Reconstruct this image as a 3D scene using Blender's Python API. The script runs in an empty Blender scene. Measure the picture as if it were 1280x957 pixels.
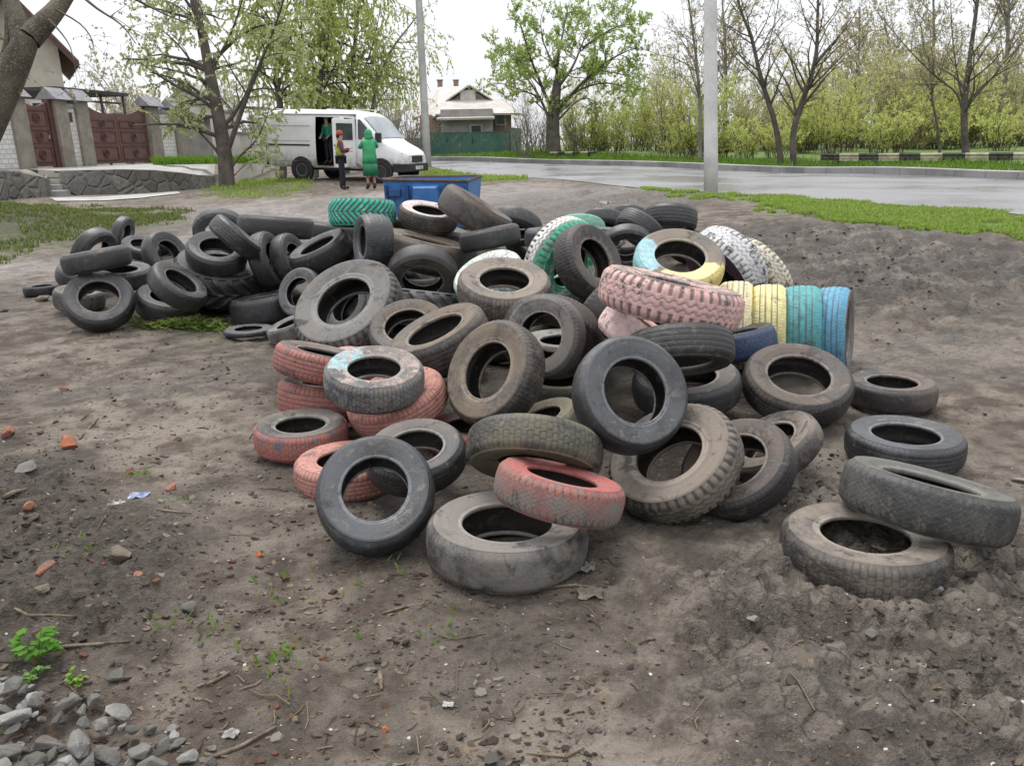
import bpy, bmesh, math, random
import numpy as np
from mathutils import Vector, Matrix, Quaternion
R_=math.radians
S=bpy.context.scene; COL=S.collection
# ------------------------------------------------------------------ camera
F=1004.0; PITCH=R_(16.66); ROLL=R_(1.2); CAM=np.array([0,0,1.6])
_r=np.array([1.,0,0]); _u=np.array([0,math.sin(PITCH),math.cos(PITCH)]); _f=np.array([0,math.cos(PITCH),-math.sin(PITCH)])
AX=_r*math.cos(ROLL)-_u*math.sin(ROLL); AY=_r*math.sin(ROLL)+_u*math.cos(ROLL)
def ray(u,v): return _f+(AX*(u-640)-AY*(v-478.5))/F
def at(u,v,d): return Vector(CAM+ray(u,v)*d)      # photo point at axial distance d metres
cd=bpy.data.cameras.new('camera'); cam=bpy.data.objects.new('camera',cd); COL.objects.link(cam); S.camera=cam
cd.sensor_width=36; cd.sensor_fit='HORIZONTAL'; cd.lens=36*F/1280; cd.clip_end=2000; cd.clip_start=.05
m=Matrix.Identity(4)
for i in range(3): m[i][0]=AX[i]; m[i][1]=AY[i]; m[i][2]=-_f[i]; m[i][3]=CAM[i]
cam.matrix_world=m
# ------------------------------------------------------------------ terrain surface (smooth part)
_CP=[(-3,2,0),(0,2,0),(3,2,0),(-5,4,0),(-2,5,0),(2,5,0),(4.5,4,0.02),(-6,7,0),(-3,8,0),(0,8,0),(2.5,7,.05),(0,10.5,.02),(-3,11,0),(4.5,7.5,.22),(-8,12,.02),(-13,8,0.1),(0,14,.12),(2.5,11,.28),(0,-4,0),(-8,-4,0),(8,-4,.2),(-9,2,0),(9,3,.4)]
for u,v,d in [(437,238,23.7),(381,224,27.5),(480,234,25.7),(300,232,26),(250,242,29),(120,243,27),(889,243,15.6),(650,224,22.4),(720,250,17),(700,275,12.5),(1280,268,10.7),(1100,300,9.3),(534,208,33),(1280,222,22),(1050,216,27),(860,208,32),(700,203,39),(550,199,46),(690,193,42),(1150,207,26),(600,196,50),(400,222,34)]:
    p=at(u,v,d); _CP.append((p[0],p[1],p[2]))
_CP+=[(-40,30,.6),(-60,60,1),(0,80,1.0),(60,80,1),(50,30,1),(30,5,.9),(-40,0,.3),(40,-20,.8),(-40,-20,.2),(-20,60,.9),(30,55,1.0),(12,50,.9)]
_CP=np.array(_CP); _n=len(_CP)
def _k(r2): return np.where(r2>1e-9,.5*r2*np.log(np.maximum(r2,1e-9)),0)
_A=np.zeros((_n+3,_n+3)); _d=_CP[:,None,:2]-_CP[None,:,:2]
_A[:_n,:_n]=_k((_d**2).sum(-1))+np.eye(_n)*3.0; _A[:_n,_n]=1; _A[:_n,_n+1:]=_CP[:,:2]; _A[_n,:_n]=1; _A[_n+1:,:_n]=_CP[:,:2].T
_W=np.linalg.solve(_A,np.r_[_CP[:,2],0,0,0])
def terr(x,y):
    x=np.clip(np.asarray(x,float),-60,60); y=np.clip(np.asarray(y,float),-20,80)
    o=_W[_n]+_W[_n+1]*x+_W[_n+2]*y
    for i in range(_n): o=o+_W[i]*_k((x-_CP[i,0])**2+(y-_CP[i,1])**2)
    return o
_TGZ=[]
_ZS=1.0*1.012**np.arange(430)
def _tg(x,y):
    if not _TGZ: _TGZ.append(terr(np.linspace(-8,8,81)[None,:],np.linspace(0,14,71)[:,None]).tolist())
    G=_TGZ[0]; i=min(max((x+8)*5,0),79.99); j=min(max(y*5,0),69.99); a=int(i); b=int(j); f=i-a; h=j-b
    return (G[b][a]*(1-f)+G[b][a+1]*f)*(1-h)+(G[b+1][a]*(1-f)+G[b+1][a+1]*f)*h
def ground(u,v):
    r=ray(u,v)
    if v>330:
        h=0.
        for k in range(7):
            t=(h-CAM[2])/r[2]; x=r[0]*t; y=r[1]*t
            if abs(x)>7.9 or y>13.5: break
            h=_tg(x,y)
        else: return Vector((x,y,CAM[2]+r[2]*t))
    P=CAM[None,:]+r[None,:]*_ZS[:,None]; d=P[:,2]-terr(P[:,0],P[:,1]); k=np.nonzero(d<0)[0]
    if len(k)==0: return Vector(CAM+r*160)
    k=k[0]
    if k==0: return Vector(P[0])
    w=d[k-1]/(d[k-1]-d[k]); return Vector(P[k-1]*(1-w)+P[k]*w)
def gxy(u,v): p=ground(u,v); return (p.x,p.y)
# ------------------------------------------------------------------ value noise
def _h(i,j,s):
    n=(i*374761393+j*668265263+s*1442695041)&0x7fffffff
    n=((n^(n>>13))*1274126177)&0x7fffffff
    n=n^(n>>16)
    return (n&0xffff)/65535.0
def vn(x,y,s=0):
    i=np.floor(x).astype(np.int64); j=np.floor(y).astype(np.int64); fx=x-i; fy=y-j
    fx=fx*fx*fx*(fx*(fx*6-15)+10); fy=fy*fy*fy*(fy*(fy*6-15)+10)
    a=_h(i,j,s); b=_h(i+1,j,s); c=_h(i,j+1,s); d=_h(i+1,j+1,s)
    return a+(b-a)*fx+(c-a)*fy+(a-b-c+d)*fx*fy
def fbm(x,y,s=0,o=4,g=.5):
    t=0;a=1;n=0
    for k in range(o):
        cx,sx=math.cos(k*1.1),math.sin(k*1.1)
        t=t+a*vn((x*cx-y*sx)*2**k,(x*sx+y*cx)*2**k,s+k*17); n+=a; a*=g
    return t/n
def worley(x,y,s=0):
    i=np.floor(x).astype(np.int64); j=np.floor(y).astype(np.int64); f1=np.full(x.shape,9.); f2=np.full(x.shape,9.)
    for di in (-1,0,1):
        for dj in (-1,0,1):
            px=i+di+_h(i+di,j+dj,s); py=j+dj+_h(i+di,j+dj,s+91)
            d=np.hypot(px-x,py-y); f2=np.minimum(f2,np.maximum(f1,d)); f1=np.minimum(f1,d)
    return f1,f2
def sstep(a,b,x): t=np.clip((x-a)/(b-a),0,1); return t*t*(3-2*t)
def polydist(x,y,P):   # signed distance to polygon, negative inside
    d=np.full(np.shape(x),1e9); ins=np.zeros(np.shape(x),bool); n=len(P)
    for k in range(n):
        ax,ay=P[k]; bx,by=P[(k+1)%n]; ex,ey=bx-ax,by-ay
        t=np.clip(((x-ax)*ex+(y-ay)*ey)/(ex*ex+ey*ey+1e-12),0,1)
        d=np.minimum(d,np.hypot(x-ax-ex*t,y-ay-ey*t))
        c=((ay>y)!=(by>y))&(x<ex*(y-ay)/(ey if abs(ey)>1e-9 else 1e-9)+ax); ins^=c
    return np.where(ins,-d,d)
# ------------------------------------------------------------------ objects
def prop(o,label=None,cat=None,group=None,kind=None):
    if label:o['label']=label
    if cat:o['category']=cat
    if group:o['group']=group
    if kind:o['kind']=kind
    return o
def empty(name,loc,label,cat,group=None,M=None):
    o=bpy.data.objects.new(name,None); o.empty_display_size=.1; COL.objects.link(o)
    if M is None: o.location=loc
    else: o.matrix_world=M
    return prop(o,label,cat,group)
def link(name,me,mat=None,parent=None):
    o=bpy.data.objects.new(name,me); COL.objects.link(o)
    if mat and not len(me.materials): me.materials.append(mat)
    if parent: o.parent=parent
    return o
class MB:
    def __init__(s): s.v=[]; s.f=[]; s.c=[]
    def add(s,V,Fs,col=None):
        b=len(s.v); s.v.extend([tuple(p) for p in V]); s.f.extend([tuple(i+b for i in f) for f in Fs])
        if col is not None: s.c.extend([col]*len(V))
        return s
    def box(s,c,sz,rot=None,taper=0,bev=0):
        x,y,z=[q/2 for q in sz]; V=[]
        for k in (-1,1):
            t=1-taper if k>0 else 1
            for a,b in ((-1,-1),(1,-1),(1,1),(-1,1)): V.append(Vector((a*x*t,b*y*t,k*z)))
        if rot is not None: V=[rot@p for p in V]
        c=Vector(c); V=[p+c for p in V]
        return s.add(V,[(3,2,1,0),(4,5,6,7),(0,1,5,4),(1,2,6,5),(2,3,7,6),(3,0,4,7)])
    def tube(s,P,r,n=8,cap=True):
        P=[Vector(p) for p in P]; k=len(P); rr=r if isinstance(r,(list,tuple)) else [r]*k
        b=len(s.v); prev=None
        for i,p in enumerate(P):
            t=(P[min(i+1,k-1)]-P[max(i-1,0)]); 
            if t.length<1e-9: t=Vector((0,0,1))
            t.normalize()
            if prev is None: a=t.orthogonal().normalized()
            else:
                a=prev-t*prev.dot(t)
                a=a.normalized() if a.length>1e-6 else t.orthogonal().normalized()
            prev=a; c=t.cross(a)
            for q in range(n):
                an=2*math.pi*q/n; s.v.append(tuple(p+(a*math.cos(an)+c*math.sin(an))*rr[i]))
        for i in range(k-1):
            for q in range(n):
                s.f.append((b+i*n+q,b+i*n+(q+1)%n,b+(i+1)*n+(q+1)%n,b+(i+1)*n+q))
        if cap:
            s.f.append(tuple(b+q for q in range(n-1,-1,-1))); s.f.append(tuple(b+(k-1)*n+q for q in range(n)))
        return s
    def prism(s,poly,y0,y1,M=None):   # poly in (x,z), extruded along y
        n=len(poly); V=[Vector((x,y0,z)) for x,z in poly]+[Vector((x,y1,z)) for x,z in poly]
        if M is not None: V=[M@p for p in V]
        return s.add(V,[tuple(range(n)),tuple(range(2*n-1,n-1,-1))]+[(i,i+n,(i+1)%n+n,(i+1)%n) for i in range(n)])
    def rings(s,R,close=True,cap=True):   # list of equal-length rings
        n=len(R[0]); V=[p for r in R for p in r]; Fs=[]
        for i in range(len(R)-1):
            for q in range(n if close else n-1):
                Fs.append((i*n+q,i*n+(q+1)%n,(i+1)*n+(q+1)%n,(i+1)*n+q))
        if cap: Fs+= [tuple(range(n-1,-1,-1)),tuple((len(R)-1)*n+q for q in range(n))]
        return s.add(V,Fs)
    def build(s,name,mat=None,parent=None,smooth=False,bevel=0,fix=True):
        me=bpy.data.meshes.new(name); me.from_pydata(s.v,[],s.f)
        if fix or bevel:
            bm=bmesh.new(); bm.from_mesh(me)
            if fix: bmesh.ops.recalc_face_normals(bm,faces=bm.faces)
            if bevel: bmesh.ops.bevel(bm,geom=list(bm.edges),offset=bevel,segments=2,affect='EDGES',profile=.6,clamp_overlap=True)
            bm.to_mesh(me); bm.free()
        if smooth: me.shade_smooth()
        if s.c and len(s.c)==len(s.v) and not bevel:
            a=me.color_attributes.new('tint','FLOAT_COLOR','POINT')
            a.data.foreach_set('color',np.array([tuple(c)+(1,) for c in s.c],np.float32).ravel())
        me.update()
        return link(name,me,mat,parent)
# ------------------------------------------------------------------ materials
class NT:
    def __init__(s,name):
        s.m=bpy.data.materials.new(name); s.m.use_nodes=True; s.t=s.m.node_tree; s.N=s.t.nodes; s.b=s.N['Principled BSDF']
        s.b.inputs['Specular IOR Level'].default_value=.35
    def n(s,t,**k):
        o=s.N.new(t)
        for a,v in k.items(): setattr(o,a,v)
        return o
    def put(s,sock,v):
        if isinstance(v,(int,float)): sock.default_value=v
        elif isinstance(v,(tuple,list)): sock.default_value=(tuple(v)+(1,))[:len(sock.default_value)]
        else: s.t.links.new(v,sock)
    def math(s,op,a,b=0,c=0,clamp=False):
        o=s.n('ShaderNodeMath',operation=op,use_clamp=clamp); s.put(o.inputs[0],a); s.put(o.inputs[1],b); s.put(o.inputs[2],c); return o.outputs[0]
    def ramp(s,x,a,b,lo=0,hi=1):
        o=s.n('ShaderNodeMapRange',interpolation_type='SMOOTHSTEP'); s.put(o.inputs[0],x)
        for i,v in ((1,a),(2,b),(3,lo),(4,hi)): s.put(o.inputs[i],v)
        return o.outputs[0]
    def mix(s,f,a,b,mode='MIX'):
        o=s.n('ShaderNodeMix',data_type='RGBA',blend_type=mode); s.put(o.inputs[0],f); s.put(o.inputs[6],a); s.put(o.inputs[7],b); return o.outputs[2]
    def noise(s,vec,scale,detail=4,rough=.55,dist=0):
        o=s.n('ShaderNodeTexNoise'); s.put(o.inputs['Vector'],vec); o.inputs['Scale'].default_value=scale; o.inputs['Detail'].default_value=detail; o.inputs['Roughness'].default_value=rough; o.inputs['Distortion'].default_value=dist
        return o.outputs[0]
    def vor(s,vec,scale,feature='F1'):
        o=s.n('ShaderNodeTexVoronoi',feature=feature); s.put(o.inputs['Vector'],vec); o.inputs['Scale'].default_value=scale; return o
    def obj(s): return s.n('ShaderNodeTexCoord').outputs['Object']
    def wpos(s): return s.n('ShaderNodeNewGeometry').outputs['Position']
    def vadd(s,a,b):
        o=s.n('ShaderNodeVectorMath',operation='ADD'); s.put(o.inputs[0],a); s.put(o.inputs[1],b); return o.outputs[0]
    def vmul(s,a,b):
        o=s.n('ShaderNodeVectorMath',operation='MULTIPLY'); s.put(o.inputs[0],a); s.put(o.inputs[1],b); return o.outputs[0]
    def attr(s,name):
        o=s.n('ShaderNodeAttribute',attribute_name=name); return o
    def bump(s,h,strength=.4,dist=.02):
        o=s.n('ShaderNodeBump'); o.inputs['Strength'].default_value=strength; o.inputs['Distance'].default_value=dist; s.put(o.inputs['Height'],h); s.t.links.new(o.outputs[0],s.b.inputs['Normal'])
    def out(s,col,rough=.7,metal=0):
        s.put(s.b.inputs['Base Color'],col); s.put(s.b.inputs['Roughness'],rough); s.put(s.b.inputs['Metallic'],metal); return s.m
_MC={}
def simple(name,a,b=None,rough=.7,scale=3.,bump=.15,bs=30.,metal=0,fine=None,spec=.35):
    if name in _MC: return _MC[name]
    t=NT(name); o=t.wpos(); b=b or tuple(c*.7 for c in a)
    f=t.ramp(t.noise(o,scale,6),.35,.65)
    c=t.mix(f,a,b)
    if fine: c=t.mix(t.ramp(t.noise(o,scale*14,3),.5,.7,0,.8),c,fine)
    if bump: t.bump(t.noise(o,bs,5),bump,.02)
    t.b.inputs['Specular IOR Level'].default_value=spec
    _MC[name]=t.out(c,rough,metal); return _MC[name]
TY=[[[-0.033,2.927,0.071],[0.9997,-0.0008,-0.0243],[0.0243,0.0204,0.9995],0.646,0.27,'bald','dusty','big dusty grey bald tyre lying flat at the very front of the heap'],
[[-0.582,3.106,0.196],[0.9954,0.0919,-0.0258],[0.0792,-0.6439,0.761],0.511,0.27,'bald','bluegrey','blue-grey smooth tyre leaning back almost upright beside the pink tyre at the front'],
[[-0.821,3.71,0.056],[0.9841,0.1775,-0.0025],[0.0024,0.0011,1.0],0.518,0.28,'rib','pinkall','flat pink painted tyre half hidden behind the upright blue-grey tyre'],
[[-0.46,3.529,0.193],[0.9955,0.0691,0.0644],[-0.0439,-0.2663,0.9629],0.475,0.28,'rib','greyworn','grey worn tyre with a pale bead leaning behind the upright blue-grey tyre'],
[[-1.157,4.137,0.093],[0.9725,0.232,-0.0199],[0.021,-0.0021,0.9998],0.517,0.28,'block','redbluetread','dark tyre with red and blue painted tread, bottom of the red stack'],
[[-1.115,4.704,0.123],[0.9698,0.1943,-0.1472],[0.1164,0.1617,0.98],0.619,0.31,'rib','redtread','red painted tyre in the middle of the leaning stack of three'],
[[-1.128,4.646,0.352],[0.9416,0.1853,-0.2811],[0.2525,0.1636,0.9537],0.584,0.29,'rib','redtread','salmon red tyre with one dark tread line, topmost of the stack of three'],
[[-0.742,4.164,0.394],[0.9872,0.1523,-0.0473],[0.0768,-0.1938,0.978],0.548,0.28,'block','lightbluepatch','grey tyre with a light blue paint patch lying on the pink tyre'],
[[-0.648,4.313,0.211],[0.961,0.0667,0.2685],[-0.2513,-0.1956,0.9479],0.568,0.28,'rib','pinkall','smooth pink tyre tilted under the grey tyre with the light blue patch'],
[[-1.03,5.447,0.118],[0.9554,0.1724,-0.2399],[0.2456,-0.0124,0.9693],0.483,0.3,'rib','pinkpale','pale pink ribbed tyre peeking up behind the light blue patched tyre'],
[[-0.242,4.236,0.034],[0.9991,0.0431,-0.0012],[0.0011,0.0019,1.0],0.485,0.28,'bald','redband','dark tyre with a deep red band lying low between two grey tyres'],
[[-0.091,4.217,0.387],[0.8173,-0.4381,0.3742],[-0.5761,-0.61,0.5441],0.603,0.3,'block','muddy','muddy brown tyre leaning left in the middle of the heap with knobbly shoulder'],
[[-0.437,4.812,0.444],[0.9276,0.0021,0.3735],[-0.3665,-0.1885,0.9111],0.62,0.3,'rib','muddy','dusty brown tyre with wet black tread tilted up to the right'],
[[-0.725,5.527,0.347],[0.9947,0.0131,0.1021],[-0.0757,-0.5788,0.8119],0.541,0.26,'bald','muddy','light brown tyre ring standing behind the tilted dusty brown tyre'],
[[0.248,4.936,0.414],[0.9812,-0.1757,-0.0796],[-0.192,-0.8509,-0.489],0.636,0.28,'rib','brown','brown tyre forming an outer arch behind a smaller grey tyre'],
[[0.198,4.579,0.507],[0.849,-0.5067,0.1502],[-0.5279,-0.7997,0.286],0.496,0.28,'rib','dusty','grey tyre standing inside the brown arch with a white cracked tyre seen through it'],
[[0.381,5.596,0.165],[0.9976,-0.0689,-0.005],[0.0049,-0.0016,1.0],0.655,0.28,'block','whitish','tyre with whitish cracked tread lying behind the grey standing tyre'],
[[0.31,4.988,0.056],[0.998,-0.0628,-0.0075],[0.0069,-0.0112,0.9999],0.582,0.28,'bald','olive','smooth olive tyre lying flat under the knobbly brown tyre'],
[[0.16,4.04,0.149],[0.9367,-0.0514,0.3463],[-0.3476,-0.0169,0.9375],0.444,0.28,'bald','olive','olive mud covered tyre with its top edge tilted up under the smooth dark facing tyre'],
[[0.092,3.311,0.291],[0.9916,-0.0965,-0.0864],[-0.1283,-0.6407,-0.757],0.586,0.27,'block','olive','large olive tyre with cracked tread tipped forward onto the red rimmed tyre'],
[[0.18,2.963,0.255],[0.9674,-0.1108,-0.2278],[0.2465,0.2045,0.9473],0.536,0.27,'zig','redrim','tyre with red painted rim and zigzag tread tilted at the front of the heap'],
[[0.526,3.43,0.506],[0.9698,0.1583,-0.1854],[0.2354,-0.806,0.5431],0.531,0.3,'bald','bluegrey','smooth dark blue-grey tyre facing forward in the middle of the heap'],
[[0.726,3.366,0.205],[0.8552,-0.3523,0.3802],[-0.4995,-0.3643,0.786],0.607,0.27,'lugs','beige','beige dusty tyre with notched shoulder leaning at the front right of the heap'],
[[1.012,3.362,0.169],[0.8453,-0.3885,0.3668],[-0.502,-0.3424,0.7942],0.514,0.28,'rib','brown','brown grey tyre leaning just right of the beige notched tyre'],
[[1.278,3.692,0.135],[0.7751,-0.3752,0.5084],[-0.578,-0.0961,0.8103],0.457,0.27,'bald','beige','crumpled dusty tyre at the right edge behind the leaning brown grey tyre'],
[[1.043,4.604,0.177],[0.9743,-0.2131,0.0724],[-0.1061,-0.1513,0.9828],0.624,0.28,'bald','greyworn','worn grey tyre lying under the four-grooved tyre'],
[[0.876,4.057,0.542],[0.9812,-0.171,0.0899],[-0.0043,-0.4846,-0.8747],0.551,0.31,'groove','grooved','dark tyre with four clean tread grooves tipped forward below the pink lugged tyre'],
[[1.702,4.587,0.182],[0.9616,-0.2596,-0.0886],[-0.0214,-0.393,0.9193],0.641,0.28,'rib','brown','large dark brown tyre leaning in front of the yellow and blue tyres'],
[[2.347,4.738,0.077],[0.9095,-0.4157,0.0042],[-0.0028,0.0038,1.0],0.53,0.29,'bald','brown','brown tyre lying flat on the mud, uppermost of the loose tyres at the right edge'],
[[2.025,3.885,0.057],[0.909,-0.4168,-0.0033],[-0.0001,-0.008,1.0],0.572,0.25,'rib','bluegrey','blue-grey tyre lying flat on the mud behind the two stacked tyres on the right'],
[[1.638,2.923,0.205],[0.8637,-0.4892,-0.1211],[0.2274,0.1639,0.9599],0.638,0.29,'zig','grooved','tyre with deep blocky tread propped on a beige flat tyre at the right'],
[[1.353,2.8,0.058],[0.9337,-0.3581,-0.0011],[0.0031,0.0052,1.0],0.604,0.27,'block','beige','beige muddy tyre lying flat on the mud at the lower right'],
[[1.532,5.171,0.294],[0.9385,-0.2496,0.2385],[-0.2074,0.1445,0.9675],0.446,0.42,'block','darkblue','small dark blue painted tyre wedged beside the yellow tyre'],
[[1.606,5.607,0.316],[0.036,0.282,0.9587],[-0.9548,0.2931,-0.0503],0.617,0.37,'groove','yellow','pale yellow painted tyre standing on edge, next to the pink lugged tyre'],
[[1.84,5.602,0.299],[0.0351,0.2821,0.9587],[-0.951,0.3042,-0.0547],0.617,0.37,'groove','yellow2','bright yellow painted tyre standing on edge, between pale yellow and teal ones'],
[[2.076,5.597,0.283],[0.0407,0.28,0.9591],[0.9466,-0.3181,0.0527],0.617,0.37,'groove','teal','teal painted tyre standing on edge in the row'],
[[2.304,5.592,0.266],[0.0545,0.2689,0.9616],[0.8788,-0.4702,0.0816],0.617,0.37,'groove','skyblue','sky blue painted tyre standing on edge at the right end of the row'],
[[1.165,5.535,0.774],[0.9845,-0.146,-0.0973],[0.0131,-0.4921,0.8704],0.64,0.27,'bald','blueyellow','tyre painted light blue and pale yellow lying tilted on top of the heap'],
[[0.874,4.328,0.768],[0.9544,-0.2116,-0.2104],[0.2253,0.0488,0.9731],0.777,0.255,'lugs','pinklug','big pink painted lugged tyre lying across the heap'],
[[0.78,4.607,0.472],[0.7826,-0.1973,-0.5905],[0.6007,-0.0098,0.7994],0.576,0.32,'smooth','pinkbald','bald pink tyre wedged on edge under the pink lugged tyre'],
[[0.688,5.218,0.512],[0.7509,0.4108,0.5171],[0.6534,-0.5762,-0.491],0.624,0.3,'zig','muddark','dark tyre with fine zigzag tread under the left end of the pink lugged tyre'],
[[0.596,6.098,0.717],[0.7541,0.4863,-0.4415],[0.6535,-0.6229,0.4301],0.595,0.32,'block','brown','brown tyre with pinkish sidewall leaning against the green and white tyre'],
[[0.428,6.476,0.673],[0.7717,0.5725,0.2769],[0.6357,-0.7067,-0.3105],0.722,0.3,'lugs','greenwhite','tyre painted green with white tread blocks standing upright in the heap'],
[[-0.04,5.318,0.66],[0.9984,0.0147,-0.0547],[0.0566,-0.3172,0.9467],0.641,0.29,'block','beige','dusty brown tyre lying level in the middle of the heap with a wide dark hole'],
[[-0.159,6.239,0.587],[0.9389,-0.1238,0.3213],[-0.3441,-0.3655,0.8649],0.574,0.3,'rib','whitegreen','tyre with white and green paint peeking out behind the level dusty tyre'],
[[-0.082,7.336,0.479],[0.8913,0.1936,-0.41],[0.4533,-0.3856,0.8036],0.542,0.3,'bald','muddy','small brown tyre tucked behind the white and green painted one'],
[[-0.71,6.523,0.573],[0.9957,0.0764,-0.0532],[0.0374,-0.8516,-0.5228],0.574,0.3,'bald','muddark','dark tyre ring standing like an arch above the grey bar-lugged tyre'],
[[-0.76,6.543,0.309],[0.9859,0.0881,-0.1421],[0.1234,0.1904,0.9739],0.846,0.34,'tractor','greylug','grey tyre with large bar lugs lying under the dark arch'],
[[-0.732,7.12,0.678],[0.9641,0.0921,-0.2492],[0.2468,0.0369,0.9684],0.875,0.32,'smooth','muddy','wide brown bald tyre lying edge-on below the whitish rimmed tyre'],
[[-0.754,7.67,0.948],[0.9737,0.1251,-0.1906],[0.2102,-0.1689,0.9629],0.57,0.28,'rib','palerim','brown tyre with a whitish rim lying on top of the heap before the blue bin'],
[[-0.752,7.937,0.758],[0.9602,0.0914,-0.264],[0.2642,0.0093,0.9644],0.766,0.26,'rib','muddark','dark tyre lying directly under the whitish rimmed tyre'],
[[-0.3,7.392,0.987],[0.8465,0.0419,-0.5308],[0.5311,0.005,0.8473],0.694,0.34,'smooth','brown','bald brown tyre sloping down from the blue bin'],
[[-0.161,6.815,0.836],[0.9858,0.0333,0.1645],[-0.1663,0.0623,0.9841],0.524,0.28,'smooth','muddark','dark bald tyre lying edge-on below the tyre sloping down from the blue bin'],
[[0.089,10.156,0.595],[0.9718,-0.1387,-0.1909],[-0.236,-0.5818,-0.7783],0.659,0.32,'smooth','black','black tyre arching with a thin white bead edge behind the green and white tyre'],
[[0.121,10.755,0.39],[0.6149,0.4336,-0.6588],[0.7883,-0.3611,0.4981],0.636,0.3,'bald','muddark','dark tyre ring behind the bald edge-on tyre near the middle of the heap'],
[[0.473,9.273,0.548],[0.9986,-0.0525,-0.0047],[0.005,0.0055,1.0],0.586,0.34,'bald','bluegrey','dark grey tyre lying left behind the green and white tyre'],
[[0.962,10.959,0.448],[0.9957,-0.0916,-0.0165],[-0.061,-0.5093,-0.8584],0.669,0.3,'bald','palegreen','pale green painted tyre arching behind the green and white tyre'],
[[1.017,9.482,0.523],[0.9941,-0.1076,-0.0149],[0.0151,0.0013,0.9999],0.58,0.3,'rib','bluegrey','dark tyre lying between the pale green tyre and the open black ring'],
[[1.343,11.481,0.503],[0.9842,-0.1572,-0.082],[-0.1482,-0.4756,-0.8671],0.586,0.32,'bald','black','black tyre arching at the back of the heap, right of the pale green tyre'],
[[1.778,11.901,0.531],[0.9721,-0.2043,-0.1152],[-0.197,-0.4445,-0.8738],0.536,0.32,'bald','bluegrey','bluish black tyre at the far back edge of the heap'],
[[1.257,8.651,0.5],[0.9953,-0.0931,0.0284],[-0.065,-0.8531,-0.5176],0.566,0.28,'bald','black','open black tyre ring standing left of the light blue and yellow tyre'],
[[1.442,8.923,0.654],[0.7944,-0.3908,-0.4649],[-0.5916,-0.3246,-0.738],0.58,0.32,'rib','black','black tyre tipped over the open black ring at the back'],
[[1.83,9.22,0.732],[0.9789,-0.2027,-0.0272],[-0.0881,-0.2981,-0.9505],0.597,0.4,'groove','black','wide black grooved tyre at the back right of the heap'],
[[2.09,10.086,0.405],[0.9759,-0.2168,-0.0225],[-0.1275,-0.484,-0.8657],0.538,0.3,'bald','black','black tyre peeking out right under the wide black grooved tyre'],
[[2.105,9.261,0.397],[0.9504,-0.2955,-0.0969],[-0.2532,-0.5541,-0.793],0.569,0.3,'bald','muddark','dark tyre just behind the light blue and yellow tyre'],
[[1.876,6.938,0.527],[0.6255,-0.67,-0.3998],[-0.7589,-0.4036,-0.511],0.748,0.34,'lugs','whitelug','white lugged tyre with dark purple sidewall leaning at the right of the heap'],
[[2.198,7.152,0.411],[0.59,-0.6658,-0.4567],[-0.7756,-0.31,-0.5499],0.759,0.3,'lugs','palelug','tyre with cream painted tread behind the white lugged one'],
[[1.435,8.918,0.165],[0.9868,-0.1596,0.028],[-0.0375,-0.057,0.9977],0.535,0.3,'bald','pinkgrey','pinkish grey tyre between the light blue tyre and the pink lugged tyre'],
[[-1.371,7.685,0.989],[0.9836,0.169,-0.0629],[-0.0398,-0.137,-0.9898],0.631,0.4,'chevron','green','tyre with bright green painted herringbone tread on top of the heap'],
[[-1.119,6.684,0.839],[0.4296,-0.8802,0.2019],[-0.903,-0.4182,0.0985],0.462,0.5,'rib','bluegrey','bluish grey tyre standing upright below the green herringbone tyre'],
[[-1.789,7.695,0.63],[0.9039,0.1404,0.4041],[-0.3716,-0.2101,0.9043],0.625,0.32,'smooth','black','smooth black tyre tilted with its opening up, left of the upright bluish grey one'],
[[-2.231,8.21,0.505],[0.3273,0.7945,-0.5114],[0.9393,-0.2146,0.2677],0.538,0.28,'bald','greydark','narrow dark grey tyre leaning next to the smooth black tilted tyre'],
[[-2.433,8.151,0.501],[0.2859,0.7293,-0.6216],[0.9463,-0.1126,0.3032],0.599,0.3,'rib','greydark','dark tyre with notched tread leaning left of the narrow dark grey one'],
[[-2.763,8.837,0.245],[0.4204,0.4188,-0.8049],[0.8722,0.058,0.4857],0.564,0.3,'bald','greydark','dark tyre squeezed beside the big bar-lugged black tyre'],
[[-2.487,8.716,0.785],[0.9582,0.2648,-0.1085],[0.0869,0.0919,0.992],0.787,0.27,'smooth','muddark','long bald dark tyre lying edge-on at the back left of the heap'],
[[-2.706,12.407,0.361],[0.9667,0.2018,-0.1575],[0.1457,0.0723,0.9867],0.756,0.3,'bald','black','dark tyre lying left of the green herringbone tyre'],
[[-4.455,12.578,0.383],[0.9486,0.3095,-0.0654],[0.2366,-0.8313,-0.5029],0.79,0.26,'bald','bowl','wide open tyre ring with pale edge at the back left of the heap'],
[[-2.597,7.71,0.788],[0.6709,0.2167,-0.7092],[0.6716,0.2279,0.705],0.516,0.32,'groove','greydark','dark grooved tyre lying diagonally on the back left of the heap'],
[[-2.882,7.967,0.609],[0.9211,0.365,-0.1352],[0.2818,-0.3857,0.8786],0.591,0.3,'bald','greydark','dark tyre lying on top of the big bar-lugged black tyre'],
[[-2.929,8.126,0.363],[0.9276,0.3463,-0.1402],[0.231,-0.2369,0.9437],0.908,0.34,'tractor','blacklug','big black tyre with heavy bar lugs in the left part of the heap'],
[[-4.331,10.182,0.314],[0.4679,0.798,-0.3798],[0.8731,-0.3505,0.3389],0.645,0.28,'bald','greydark','dark smooth tyre leaning left of the big bar-lugged black tyre'],
[[-3.077,7.401,0.385],[0.6866,0.4729,-0.5522],[0.6527,-0.0665,0.7547],0.563,0.28,'bald','greydark','dark tyre tilted down to the right on a flat tyre, left part of the heap'],
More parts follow.
